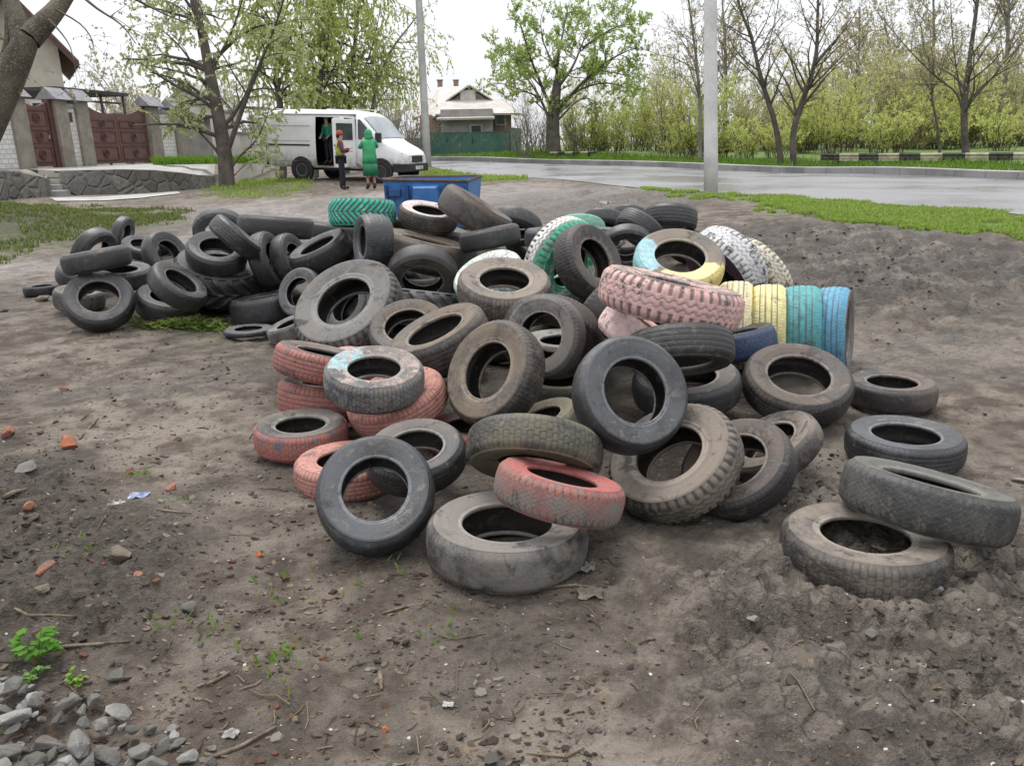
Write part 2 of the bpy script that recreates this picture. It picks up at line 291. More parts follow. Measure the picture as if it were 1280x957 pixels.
[[-3.371,7.85,0.148],[0.9039,0.3929,-0.1688],[0.2517,-0.1696,0.9528],0.648,0.28,'bald','greydark','dark tyre lying on the ground under the tilted one, above the green weeds'],
[[-3.841,7.442,0.257],[0.9153,0.3993,-0.0528],[0.3099,-0.6146,0.7254],0.629,0.27,'bald','greydark','dark grey tyre leaning at the front left end of the heap'],
[[-3.931,8.079,0.391],[0.9056,0.422,-0.0424],[0.0856,-0.0841,0.9928],0.644,0.28,'bald','greydark','dark tyre lying right behind the leaning one at the left end'],
[[-3.949,7.726,0.601],[0.8808,0.4573,0.1224],[-0.1439,0.0124,0.9895],0.597,0.31,'smooth','greydark','dark tyre lying edge-on on top of the left end of the heap'],
[[-4.895,9.229,0.226],[0.8623,0.4697,-0.1893],[0.271,-0.1122,0.956],0.589,0.3,'bald','greydark','dark tyre under the edge-on one at the far left'],
[[-4.977,9.719,0.449],[0.485,0.8247,0.2908],[0.8185,-0.3111,-0.4829],0.595,0.28,'bald','bluegrey','bluish tyre arching at the left end of the heap'],
[[-6.344,13.405,0.302],[0.1033,0.9306,0.3512],[0.9667,-0.0108,-0.2557],0.553,0.3,'bald','bluegrey','bluish tyre standing on edge behind the left end of the heap'],
[[-5.605,12.356,0.172],[0.8696,0.4505,-0.202],[0.3512,-0.2769,0.8944],0.561,0.3,'bald','greydark','dark tyre lying at the back between two standing ones at the left'],
[[-4.556,8.42,0.112],[0.8816,0.459,-0.1098],[0.1432,-0.0385,0.9889],0.524,0.34,'rib','dusty','light grey ribbed tyre on the ground left of the leaning dark grey one'],
[[-5.572,9.524,0.033],[0.8707,0.4919,-0.005],[0.0051,0.0011,1.0],0.4,0.28,'bald','greydark','dark half sunken tyre lying apart at the far left behind a beige stone'],
[[-2.332,7.61,0.123],[0.9514,0.2904,0.1023],[-0.1188,0.0397,0.9921],0.676,0.34,'smooth','black',"black bald tyre lying edge-on at the heap's foot left of the open grey ring"],
[[-1.913,7.287,0.316],[0.9356,-0.266,0.2322],[-0.3462,-0.8205,0.4548],0.468,0.26,'bald','bowl','open shallow grey ring leaning left of the big grey truck tyre'],
[[-2.362,7.083,0.024],[0.9541,0.2994,-0.0021],[-0.0015,0.0116,0.9999],0.433,0.12,'smooth','bowl','flat cut grey rubber ring lying on the ground at the foot of the heap'],
[[-1.884,6.801,0.1],[0.9161,0.231,0.3278],[-0.3137,-0.0965,0.9446],0.443,0.3,'smooth','dusty','grey bald tyre lying on edge beside the big grey truck tyre'],
[[-1.23,6.02,0.414],[0.9539,-0.0605,0.2939],[-0.2737,-0.5764,0.7699],0.876,0.27,'lugs','truck','big grey truck tyre with wide sidewall leaning in the left middle of the heap'],
[[-1.409,6.98,0.237],[0.8232,-0.3512,0.4462],[-0.5606,-0.6273,0.5406],0.564,0.28,'bald','greydark','dark tyre seen through the hole of the big grey truck tyre'],
[[-2.103,9.271,0.165],[0.8211,0.2692,-0.5033],[0.5348,-0.0552,0.8432],0.537,0.3,'bald','greydark','dark grey tyre tucked above the big grey truck tyre'],
[[1.215,5.613,0.447],[0.7549,0.0653,-0.6526],[0.6478,0.0807,0.7575],0.575,0.273,'rib','filler',None],
[[-0.786,7.451,0.415],[0.7892,0.0611,-0.6112],[0.6142,-0.0888,0.7842],0.646,0.266,'rib','filler',None],
[[-1.056,7.299,0.555],[0.8781,0.0476,-0.4761],[0.4781,-0.1263,0.8692],0.559,0.268,'rib','filler',None],
[[-0.88,7.468,0.199],[0.9269,-0.0373,0.3734],[-0.3648,0.1438,0.9199],0.626,0.266,'bald','filler',None],
[[-1.193,7.944,0.432],[-0.9886,0.015,-0.1499],[0.1486,-0.0686,-0.9865],0.597,0.266,'rib','filler',None],
[[-1.499,7.61,0.355],[0.9301,-0.0365,0.3654],[-0.3672,-0.0793,0.9268],0.651,0.284,'bald','filler',None],
[[-0.909,7.638,0.367],[0.8431,-0.0535,0.5351],[-0.467,0.4203,0.778],0.577,0.271,'bald','filler',None],
[[-0.783,7.268,0.405],[-0.9998,0.002,-0.0202],[0.0203,0.1199,-0.9926],0.622,0.281,'bald','filler',None],
[[-1.499,8.688,0.145],[0.9922,-0.0124,0.1241],[-0.1224,0.0926,0.9881],0.63,0.292,'bald','filler',None],
[[-1.288,7.633,0.332],[0.9698,0.0243,-0.2427],[0.2435,-0.1529,0.9578],0.595,0.279,'rib','filler',None],
[[0.51,6.309,0.242],[0.8884,-0.0457,0.4568],[-0.3039,0.6874,0.6597],0.574,0.268,'bald','filler',None],
[[-3.062,8.266,0.138],[0.9821,-0.0188,0.1876],[-0.1825,0.1548,0.971],0.549,0.298,'bald','filler',None],
[[-3.616,9.17,0.2],[-0.9071,0.0419,-0.4188],[0.4003,-0.2216,-0.8892],0.572,0.276,'rib','filler',None],
[[-0.291,7.017,0.327],[0.9999,-0.0013,0.0129],[-0.0128,0.0575,0.9983],0.555,0.263,'bald','filler',None],
[[1.044,9.792,0.297],[0.9647,-0.0262,0.2619],[-0.2624,-0.0164,0.9648],0.55,0.285,'bald','filler',None],
[[-1.189,7.845,0.567],[0.9429,0.0331,-0.3314],[0.3317,-0.0034,0.9434],0.558,0.288,'bald','filler',None],
[[-0.446,7.346,0.171],[0.9969,-0.0078,0.0782],[-0.076,-0.3496,0.9338],0.6,0.287,'rib','filler',None],
[[-0.914,7.306,0.378],[0.9807,-0.0194,0.1944],[-0.1878,-0.3676,0.9108],0.577,0.275,'rib','filler',None],
[[-3.449,9.456,0.234],[0.9344,-0.0354,0.3545],[-0.3412,0.1972,0.9191],0.639,0.286,'rib','filler',None],
[[-5.651,12.889,0.119],[-1.0,-0.0002,0.0023],[-0.0023,0.1342,-0.9909],0.583,0.286,'bald','filler',None],
[[-1.434,7.733,0.363],[0.9967,-0.0081,0.0809],[-0.0646,0.5261,0.848],0.597,0.288,'rib','filler',None],
[[-1.714,8.066,0.116],[0.9862,-0.0165,0.165],[-0.1658,-0.0873,0.9823],0.549,0.276,'bald','filler',None],
[[-1.409,7.776,0.374],[0.9981,0.0062,-0.0615],[0.0581,0.2455,0.9677],0.613,0.287,'rib','filler',None],
[[-1.411,7.488,0.235],[0.9312,-0.0363,0.3627],[-0.3602,-0.2434,0.9006],0.596,0.289,'bald','filler',None],
[[-2.471,8.752,0.396],[0.9961,-0.0087,0.0874],[-0.0876,-0.0222,0.9959],0.634,0.287,'bald','filler',None],
[[-0.171,7.289,0.302],[0.9568,-0.0289,0.2893],[-0.2908,-0.102,0.9513],0.555,0.29,'bald','filler',None],
[[-1.479,7.486,0.098],[0.9989,-0.0047,0.0475],[-0.0459,0.1738,0.9837],0.642,0.276,'rib','filler',None],
[[0.767,6.448,0.217],[0.9582,0.0285,-0.2846],[0.2819,-0.2626,0.9228],0.643,0.291,'rib','filler',None],
[[1.126,5.462,0.317],[0.9788,-0.0204,0.2039],[-0.2048,-0.1345,0.9695],0.575,0.272,'rib','filler',None],
[[-0.007,6.104,0.16],[0.9723,-0.0233,0.2328],[-0.2333,-0.1691,0.9576],0.616,0.284,'bald','filler',None],
[[-1.012,7.542,0.253],[0.9848,-0.0173,0.173],[-0.1728,-0.2066,0.963],0.621,0.263,'rib','filler',None],
[[-0.928,7.464,0.238],[0.9883,0.0151,-0.1515],[0.1501,-0.2604,0.9537],0.631,0.278,'rib','filler',None],
[[-3.235,8.343,0.221],[0.9997,-0.0026,0.026],[-0.0259,0.025,0.9994],0.619,0.298,'rib','filler',None],
[[-1.065,7.374,0.184],[0.961,-0.0275,0.2753],[-0.271,-0.2935,0.9167],0.569,0.293,'bald','filler',None],
[[-0.486,5.667,0.101],[0.9905,-0.0137,0.1368],[-0.1369,-0.0079,0.9905],0.55,0.296,'rib','filler',None],
[[-1.262,7.981,0.194],[0.9912,0.0132,-0.1316],[0.128,-0.3459,0.9295],0.654,0.297,'bald','filler',None],
[[-0.028,6.896,0.369],[0.9999,-0.001,0.01],[-0.01,-0.0868,0.9962],0.598,0.264,'rib','filler',None],
[[0.987,5.953,0.355],[0.9797,0.02,-0.1996],[0.1984,0.0471,0.979],0.543,0.276,'bald','filler',None],
[[-0.38,7.092,0.4],[0.9913,0.0131,-0.1306],[0.1267,-0.3535,0.9268],0.584,0.269,'bald','filler',None],
[[-1.208,7.127,0.247],[0.8484,-0.0527,0.5267],[-0.505,-0.3789,0.7755],0.546,0.286,'rib','filler',None],
[[-0.835,7.789,0.356],[0.5726,-0.0816,0.8158],[-0.6083,-0.7093,0.356],0.611,0.294,'rib','filler',None],
[[-1.593,7.777,0.329],[0.9295,-0.0367,0.367],[-0.242,0.6902,0.682],0.55,0.276,'bald','filler',None],
[[-1.466,7.582,0.243],[0.9965,0.0083,-0.0827],[0.0621,0.587,0.8072],0.607,0.283,'bald','filler',None],
[[-0.411,7.77,0.523],[-0.7729,0.0631,-0.6313],[0.5786,0.4786,-0.6605],0.562,0.274,'rib','filler',None],
[[-0.418,7.451,0.478],[0.9928,-0.0119,0.1192],[-0.1194,-0.1799,0.9764],0.576,0.269,'bald','filler',None],
[[-0.199,7.034,0.308],[-0.4338,0.0897,-0.8965],[0.896,0.1472,-0.4189],0.623,0.274,'rib','filler',None],
[[-1.611,7.472,0.163],[0.9886,-0.015,0.1496],[-0.1471,-0.3025,0.9417],0.563,0.286,'rib','filler',None],
[[0.504,9.93,0.179],[1.0,-0.0003,0.0029],[-0.003,-0.0575,0.9983],0.628,0.298,'bald','filler',None],
[[-0.763,7.994,0.502],[0.9906,0.0136,-0.1359],[0.1345,-0.2702,0.9534],0.659,0.268,'rib','filler',None],
[[-0.264,7.738,0.469],[-0.8377,-0.0543,0.5433],[-0.4257,-0.5582,-0.7122],0.583,0.262,'rib','filler',None],
[[0.675,6.907,0.349],[0.9223,0.0384,-0.3845],[0.3085,-0.6723,0.6729],0.556,0.268,'rib','filler',None],
[[1.435,10.14,0.378],[1.0,0.0007,-0.0071],[0.0067,-0.4185,0.9082],0.581,0.263,'rib','filler',None],
[[-1.084,7.286,0.272],[0.8727,-0.0486,0.4858],[-0.409,0.4706,0.7819],0.545,0.282,'bald','filler',None],
[[-3.109,8.263,0.149],[0.9403,0.0339,-0.3386],[0.3347,0.0864,0.9383],0.648,0.267,'bald','filler',None],
[[-1.317,7.404,0.419],[0.8101,-0.0583,0.5833],[-0.4975,0.4579,0.7368],0.581,0.263,'bald','filler',None],
[[-0.042,6.412,0.216],[0.9713,0.0237,-0.2367],[0.2326,0.1143,0.9658],0.585,0.279,'rib','filler',None],
[[-1.199,8.393,0.534],[0.9198,0.0391,-0.3905],[0.1477,-0.9564,0.2521],0.567,0.29,'bald','filler',None],
[[-1.177,7.463,0.426],[-0.6607,-0.0747,0.747],[-0.3355,-0.8608,-0.3828],0.641,0.262,'rib','filler',None],
[[-2.858,8.646,0.183],[0.9366,-0.0349,0.3487],[-0.3498,-0.0335,0.9362],0.552,0.291,'rib','filler',None],
[[0.998,9.265,0.403],[0.9507,0.0309,-0.3086],[0.3041,0.1023,0.9471],0.563,0.278,'bald','filler',None],
[[-1.298,7.463,0.292],[0.9998,-0.0021,0.0213],[-0.0212,-0.2394,0.9707],0.622,0.266,'rib','filler',None],
[[-0.842,7.809,0.515],[0.9988,0.0049,-0.0492],[0.0443,0.3528,0.9347],0.56,0.294,'bald','filler',None],
[[-1.627,8.482,0.347],[0.926,-0.0376,0.3757],[-0.3554,0.2489,0.901],0.607,0.299,'rib','filler',None],
[[1.149,10.082,0.35],[0.9985,0.0054,-0.0538],[0.054,-0.1512,0.987],0.579,0.261,'bald','filler',None],
[[-0.057,6.979,0.356],[0.9286,-0.0369,0.3692],[-0.3682,0.0319,0.9292],0.578,0.276,'rib','filler',None],
[[0.204,6.603,0.299],[0.9702,0.0241,-0.2411],[0.2409,0.0099,0.9705],0.557,0.296,'rib','filler',None],
[[1.679,6.616,0.186],[0.9998,0.002,-0.0199],[0.0198,0.0217,0.9996],0.64,0.282,'bald','filler',None],
[[-3.606,9.267,0.158],[0.8684,0.0493,-0.4933],[0.4946,-0.0168,0.869],0.568,0.278,'rib','filler',None],
[[-1.452,7.535,0.102],[-0.9945,0.0104,-0.1045],[0.1048,0.1535,-0.9826],0.566,0.267,'rib','filler',None],
[[0.967,9.736,0.195],[0.9896,-0.0143,0.143],[-0.1432,-0.1825,0.9727],0.594,0.295,'bald','filler',None],
[[0.476,6.41,0.183],[0.9384,0.0344,-0.3438],[0.3419,-0.236,0.9096],0.579,0.288,'bald','filler',None],
[[-1.859,8.156,0.548],[-0.9863,0.0164,-0.1642],[0.1626,0.2659,-0.9502],0.605,0.271,'rib','filler',None],
[[-5.356,12.665,0.188],[-0.8032,-0.0593,0.5928],[-0.5579,-0.2742,-0.7833],0.542,0.286,'rib','filler',None],
[[-1.39,8.185,0.665],[0.9134,-0.0405,0.405],[-0.4033,0.0451,0.914],0.618,0.297,'bald','filler',None],
[[-3.199,8.287,0.273],[0.9924,0.0123,-0.1227],[0.1232,-0.1411,0.9823],0.55,0.27,'rib','filler',None],
[[0.169,6.594,0.313],[0.9457,0.0323,-0.3233],[0.3205,0.0705,0.9446],0.575,0.277,'bald','filler',None],
[[-1.438,8.199,0.305],[-0.9998,0.002,-0.0198],[0.0076,0.9573,-0.2888],0.623,0.268,'bald','filler',None],
[[1.71,6.646,0.203],[0.9543,-0.0297,0.2972],[-0.2955,0.0509,0.954],0.619,0.29,'bald','filler',None],
[[-1.066,7.372,0.449],[0.9667,0.0254,-0.2545],[0.2402,-0.4323,0.8692],0.548,0.271,'bald','filler',None]]
# ------------------------------------------------------------------ tyres
RUB=(.018,.018,.02)
def tyre_mat(key,dust=(.15,.13,.11),amt=.5,paints=(),rub=RUB,rough=.62,side=False):
    t=NT('tyre_'+key); o=t.obj(); info=t.n('ShaderNodeObjectInfo')
    loc=t.vmul(info.outputs['Location'],(7.3,5.1,9.7)); p=t.vadd(o,loc)
    n1=t.noise(p,1.7,5,.6,.3); n2=t.noise(p,9,5,.65); n3=t.noise(p,45,3,.6)
    d=t.math('ADD',t.math('MULTIPLY',n1,.55),t.math('ADD',t.math('MULTIPLY',n2,.35),t.math('MULTIPLY',n3,.22)))
    lo=.86-.62*amt
    big=t.noise(p,.75,3,.5); d=t.math('ADD',d,t.math('MULTIPLY',t.math('SUBTRACT',big,.5),.95)); f=t.ramp(d,lo-.13,lo+.17,.05,min(1,.25+amt))
    c=t.mix(f,rub,dust)
    c=t.mix(t.ramp(n3,.58,.72,0,.5*amt+.1),c,tuple(q*1.35 for q in dust))
    spl=t.ramp(t.noise(p,4.2,4,.6,1.2),.57,.66,0,.65*min(1,amt+.15)); c=t.mix(spl,c,(.19,.155,.115))
    scr=t.noise(t.vmul(p,(26,3,60)),1.,2); c=t.mix(t.ramp(scr,.62,.72,0,.35),c,(.1,.1,.1))
    if side:
        xy=t.n('ShaderNodeSeparateXYZ'); t.put(xy.inputs[0],o); rh=t.math('SQRT',t.math('ADD',t.math('MULTIPLY',xy.outputs[0],xy.outputs[0]),t.math('MULTIPLY',xy.outputs[1],xy.outputs[1])))
        cb=t.n('ShaderNodeCombineXYZ'); t.put(cb.inputs[0],rh); rn=t.noise(t.vadd(cb.outputs[0],loc),16,3); c=t.mix(t.ramp(rn,.5,.68,0,.45),c,tuple(q*.5 for q in dust))
        c=t.mix(t.math('MULTIPLY',t.math('MULTIPLY',t.ramp(rh,.625,.60),t.ramp(rh,.50,.53)),t.ramp(n2,.3,.6,.2,.75)),c,tuple(min(.3,q*1.25+.03) for q in dust))
    g=t.attr('groove').outputs['Fac']
    st=t.ramp(t.noise(p,2.6,6,.7,.6),.55,.66,0,.75); c=t.mix(st,c,(.022,.02,.019))
    c=t.mix(t.math('MULTIPLY',g,.75),c,t.mix(n2,(.012,.011,.01),tuple(q*.45 for q in dust)))
    ro=t.ramp(f,0,1,rough-.12,.9)
    for pa in paints:
        col=pa['c']; thr=pa.get('thr',.42); sc=pa.get('s',3.5)
        wear=t.noise(p,sc,6,.7); wf=t.noise(p,22,3,.7)
        w=t.math('ADD',t.math('MULTIPLY',wear,.7),t.math('MULTIPLY',wf,.3))
        msk=t.ramp(w,thr-.035,thr+.035)
        xyz=t.n('ShaderNodeSeparateXYZ'); t.put(xyz.inputs[0],o)
        if 'ang' in pa:
            a0,hw=pa['ang']
            ca,sa=math.cos(R_(a0)),math.sin(R_(a0))
            rho=t.math('SQRT',t.math('ADD',t.math('MULTIPLY',xyz.outputs[0],xyz.outputs[0]),t.math('MULTIPLY',xyz.outputs[1],xyz.outputs[1])))
            cs=t.math('DIVIDE',t.math('ADD',t.math('MULTIPLY',xyz.outputs[0],ca),t.math('MULTIPLY',xyz.outputs[1],sa)),rho)
            cs=t.math('ADD',cs,t.math('MULTIPLY',t.math('SUBTRACT',wear,.5),.5))
            c0=math.cos(R_(hw)); msk=t.math('MULTIPLY',msk,t.ramp(cs,c0-.04,c0+.04))
        if 'z' in pa:
            z0,z1=pa['z']; zz=t.math('ADD',xyz.outputs[2],t.math('MULTIPLY',t.math('SUBTRACT',wear,.5),pa.get('zn',.35)))
            msk=t.math('MULTIPLY',msk,t.ramp(zz,z0,z1))
        if 'top' in pa: msk=t.math('MULTIPLY',msk,t.math('SUBTRACT',1,t.math('MULTIPLY',g,pa['top'])))
        msk=t.math('MULTIPLY',msk,t.ramp(t.noise(p,2.1,6,.72,.8),.66,.56,.18,1)); pc=t.mix(t.ramp(n2,.35,.7,0,.8),col,tuple(q*.62 for q in col)); pc=t.mix(t.ramp(n3,.5,.75,0,.35),pc,dust)
        c=t.mix(t.math('MULTIPLY',msk,pa.get('k',1.)),c,pc)
        ro=t.math('ADD',t.math('MULTIPLY',msk,.0),ro)
    hh=t.math('ADD',t.math('MULTIPLY',n3,.5),n2)
    if side:   # moulded marks round the sidewall
        an=t.math('ARCTAN2',xy.outputs[1],xy.outputs[0]); cv=t.n('ShaderNodeCombineXYZ'); t.put(cv.inputs[0],t.math('MULTIPLY',an,30)); t.put(cv.inputs[1],t.math('MULTIPLY',rh,38)); ln=t.n('ShaderNodeTexVoronoi',distance='CHEBYCHEV'); t.put(ln.inputs['Vector'],cv.outputs[0]); ln.inputs['Scale'].default_value=1.3
        sec=t.ramp(t.math('SINE',t.math('ADD',t.math('MULTIPLY',an,2),t.math('MULTIPLY',info.outputs['Random'],6))),-.1,.1)
        band=t.math('MULTIPLY',t.math('MULTIPLY',t.ramp(rh,.70,.71),t.ramp(rh,.79,.78)),sec); lt_=t.math('MULTIPLY',band,t.ramp(ln.outputs['Distance'],.34,.28))
        rg=t.math('SINE',t.math('MULTIPLY',rh,260)); hh=t.math('ADD',hh,t.math('ADD',t.math('MULTIPLY',lt_,.9),t.math('MULTIPLY',rg,t.math('MULTIPLY',t.ramp(rh,.82,.84),.25))))
    t.bump(hh,.22,.02)
    t.b.inputs['Specular IOR Level'].default_value=.5
    return t.out(c,ro)
D_G=(.17,.15,.13); D_B=(.17,.135,.1); D_O=(.15,.135,.09); D_W=(.24,.21,.175)
PINK=(.46,.21,.17); RED=(.34,.115,.092); PALE=(.62,.36,.32); LBL=(.25,.47,.5); YEL=(.68,.57,.2); TEA=(.09,.35,.37); SKY=(.11,.33,.48); GRN=(.05,.33,.2); WHT=(.7,.68,.64); DRED=(.25,.03,.035)
def TM(**k): return k
_base={'dusty':TM(dust=(.19,.17,.152),amt=.7),'bluegrey':TM(dust=(.105,.112,.118),amt=.55,rough=.5),'greyworn':TM(dust=D_G,amt=.6),'muddy':TM(dust=D_B,amt=.66),
'brown':TM(dust=(.14,.11,.09),amt=.58),'beige':TM(dust=(.215,.18,.145),amt=.68),'olive':TM(dust=D_O,amt=.72),'grooved':TM(dust=(.12,.115,.1),amt=.62),
'muddark':TM(dust=(.1,.085,.07),amt=.42),'black':TM(dust=(.06,.06,.062),amt=.36,rough=.5),'greydark':TM(dust=(.09,.085,.082),amt=.52,rough=.52),
'bowl':TM(dust=(.13,.13,.13),amt=.62),'truck':TM(dust=(.16,.15,.14),amt=.72),'greylug':TM(dust=(.22,.215,.205),amt=.8),'blacklug':TM(dust=(.1,.095,.088),amt=.45),'filler':TM(dust=(.09,.08,.07),amt=.45),'whitish':TM(dust=(.3,.28,.24),amt=.72)}
# painted ones: (base, tread paints, sidewall paints)
P_=lambda c,thr=.42,**k: dict(c=c,thr=thr,**k)
_paint={
'pinkall':('brown',[P_(PINK,.38,top=.7)],[P_(PINK,.42)]),'pinkpale':('brown',[P_(PALE,.33,top=.9)],[P_(PALE,.4)]),
'redtread':('greyworn',[P_(RED,.41,top=1.)],[P_(RED,.56)]),'redbluetread':('greyworn',[P_(RED,.42,top=.6),P_((.07,.13,.18),.56,z=(-.02,.05))],[]),
'lightbluepatch':('dusty',[P_((.08,.16,.21),.545,top=.5),P_((.34,.25,.22),.58,top=.5)],[P_(LBL,.34,ang=(150,38)),P_((.35,.27,.24),.52)]),
'redband':('muddark',[P_(DRED,.3)],[P_(DRED,.5)]),'redrim':('dusty',[P_(RED,.42,z=(.02,.16),top=.9),P_((.24,.115,.1),.50,top=.9)],[P_((.35,.10,.085),.43)]),
'yellow':('dusty',[P_((.74,.67,.40),.36,top=1.)],[P_(YEL,.45)]),'yellow2':('dusty',[P_((.75,.67,.32),.35,top=1.)],[P_(YEL,.45)]),
'teal':('greyworn',[P_(TEA,.36,top=.9)],[P_(TEA,.45)]),'skyblue':('greyworn',[P_(SKY,.37,top=.9)],[P_(SKY,.6)]),
'blueyellow':('beige',[P_(YEL,.36,ang=(-65,55)),P_(LBL,.36,ang=(175,45))],[P_((.33,.52,.55),.34,ang=(188,38)),P_((.74,.66,.32),.33,ang=(-68,52))]),
'pinklug':('dusty',[P_((.62,.39,.36),.44,top=.7)],[P_(PALE,.52)]),'pinkbald':('brown',[P_((.72,.52,.5),.28)],[P_(PALE,.45)]),
'pinkgrey':('dusty',[P_((.4,.25,.22),.47)],[P_((.4,.25,.22),.45)]),
'greenwhite':('dusty',[P_(GRN,.34,z=(.0,.12),top=.6),P_(WHT,.43,z=(.1,-.02),top=1.,s=2.2)],[P_((.07,.4,.23),.4),P_(WHT,.53)]),'whitegreen':('dusty',[P_(WHT,.42),P_((.2,.42,.32),.52)],[P_(WHT,.42),P_((.2,.42,.32),.53)]),
'palegreen':('greyworn',[P_((.17,.38,.28),.4)],[P_((.17,.38,.28),.42)]),'palerim':('brown',[],[P_((.55,.48,.44),.4)]),
'green':('greyworn',[P_((.03,.42,.3),.34,top=1.),P_((.25,.62,.55),.58,top=1.)],[P_(GRN,.55)]),
'darkblue':('black',[P_((.035,.06,.12),.35)],[]),'whitelug':('muddark',[P_((.60,.59,.59),.45,top=.55)],[P_((.06,.022,.045),.35)]),'palelug':('muddark',[P_((.62,.57,.44),.45,top=.55)],[P_((.05,.04,.04),.4)]),
}
_tm={}
def tmat(key,part):
    if part=='lining': return _tm.setdefault('lining',_tm.get('lining') or tyre_mat('lining',dust=(.07,.06,.05),amt=.45,rub=(.016,.015,.015)))
    if key in _paint:
        k=key+part
        if k not in _tm:
            b,tr,sd=_paint[key]; pl=tr if part=='tread' else sd
            _tm[k]=tyre_mat(k,paints=pl,side=part!='tread',**_base[b])
        return _tm[k]
    k=key+part
    if k not in _tm: q=dict(_base[key]); q['amt']-=.2*(part=='tread'); _tm[k]=tyre_mat(k,side=part!='tread',**q)
    return _tm[k]
def tread_h(var,A,V):
    """height (0..1 groove depth) for angle A (0..1 round) and across V (-1..1)"""
    g=np.zeros_like(A); aV=np.abs(V)
    def line(d,w): return np.clip(1-np.abs(d)/w,0,1)
    def per(x): return x-np.round(x)
    if var=='bald':
        g=.25*line(aV-.35,.05)+.15*(np.abs(per(A*70))<.08)*(aV>.75)
    elif var=='rib':
        for v in (-.55,-.18,.18,.55): g=np.maximum(g,line(V-v,.07))
        g=np.maximum(g,.8*(np.abs(per(A*64+.2*np.sign(V)))<.1)*(aV>.6)); g=np.maximum(g,.45*(np.abs(per(A*64+V*1.2))<.08)*(aV<.6))
    elif var=='groove':
        for v in (-.62,-.22,.22,.62): g=np.maximum(g,line(V-v,.075)*1.2)
        g=np.maximum(g,.55*(np.abs(per(A*80+V))<.1)*(aV>.22)*(aV<.62)); g=np.maximum(g,.4*(np.abs(per(A*80))<.1)*(aV>.7))
    elif var=='block':
        zz=.09*np.where(np.floor(A*72)%2==0,1,-1)
        for v in (-.5,0,.5): g=np.maximum(g,line(V-v-zz,.07))
        g=np.maximum(g,.9*(np.abs(per(A*72))<.1)*(aV>.1)); 
    elif var=='zig':
        zz=.14*np.abs(per(A*54))*4-.14
        for v in (-.62,-.3,0,.3,.62): g=np.maximum(g,.8*line(V-v-zz,.07))
        g=np.maximum(g,.9*(np.abs(per(A*54+.5*V))<.11)*(aV>.55))
    elif var=='chevron':
        g=np.maximum(g,1.2*(np.abs(per(A*34+aV*1.7))<.2)); g=np.maximum(g,.8*line(V,.07))
    elif var=='lugs':
        g=np.maximum(g,2.3*(np.abs(per(A*44+.25*np.sign(V)))<.2)*(aV>.5)); zz=.1*np.sin(A*44*2*math.pi)
        for v in (-.22,.22): g=np.maximum(g,1.1*line(V-v-zz,.09))
    elif var=='tractor':
        g=4.2*np.clip(1-(.26-np.abs(per(A*20+.95*aV+.5*(V>0))))*14,0,1)*(aV>.02)
    return g
_tyc={}
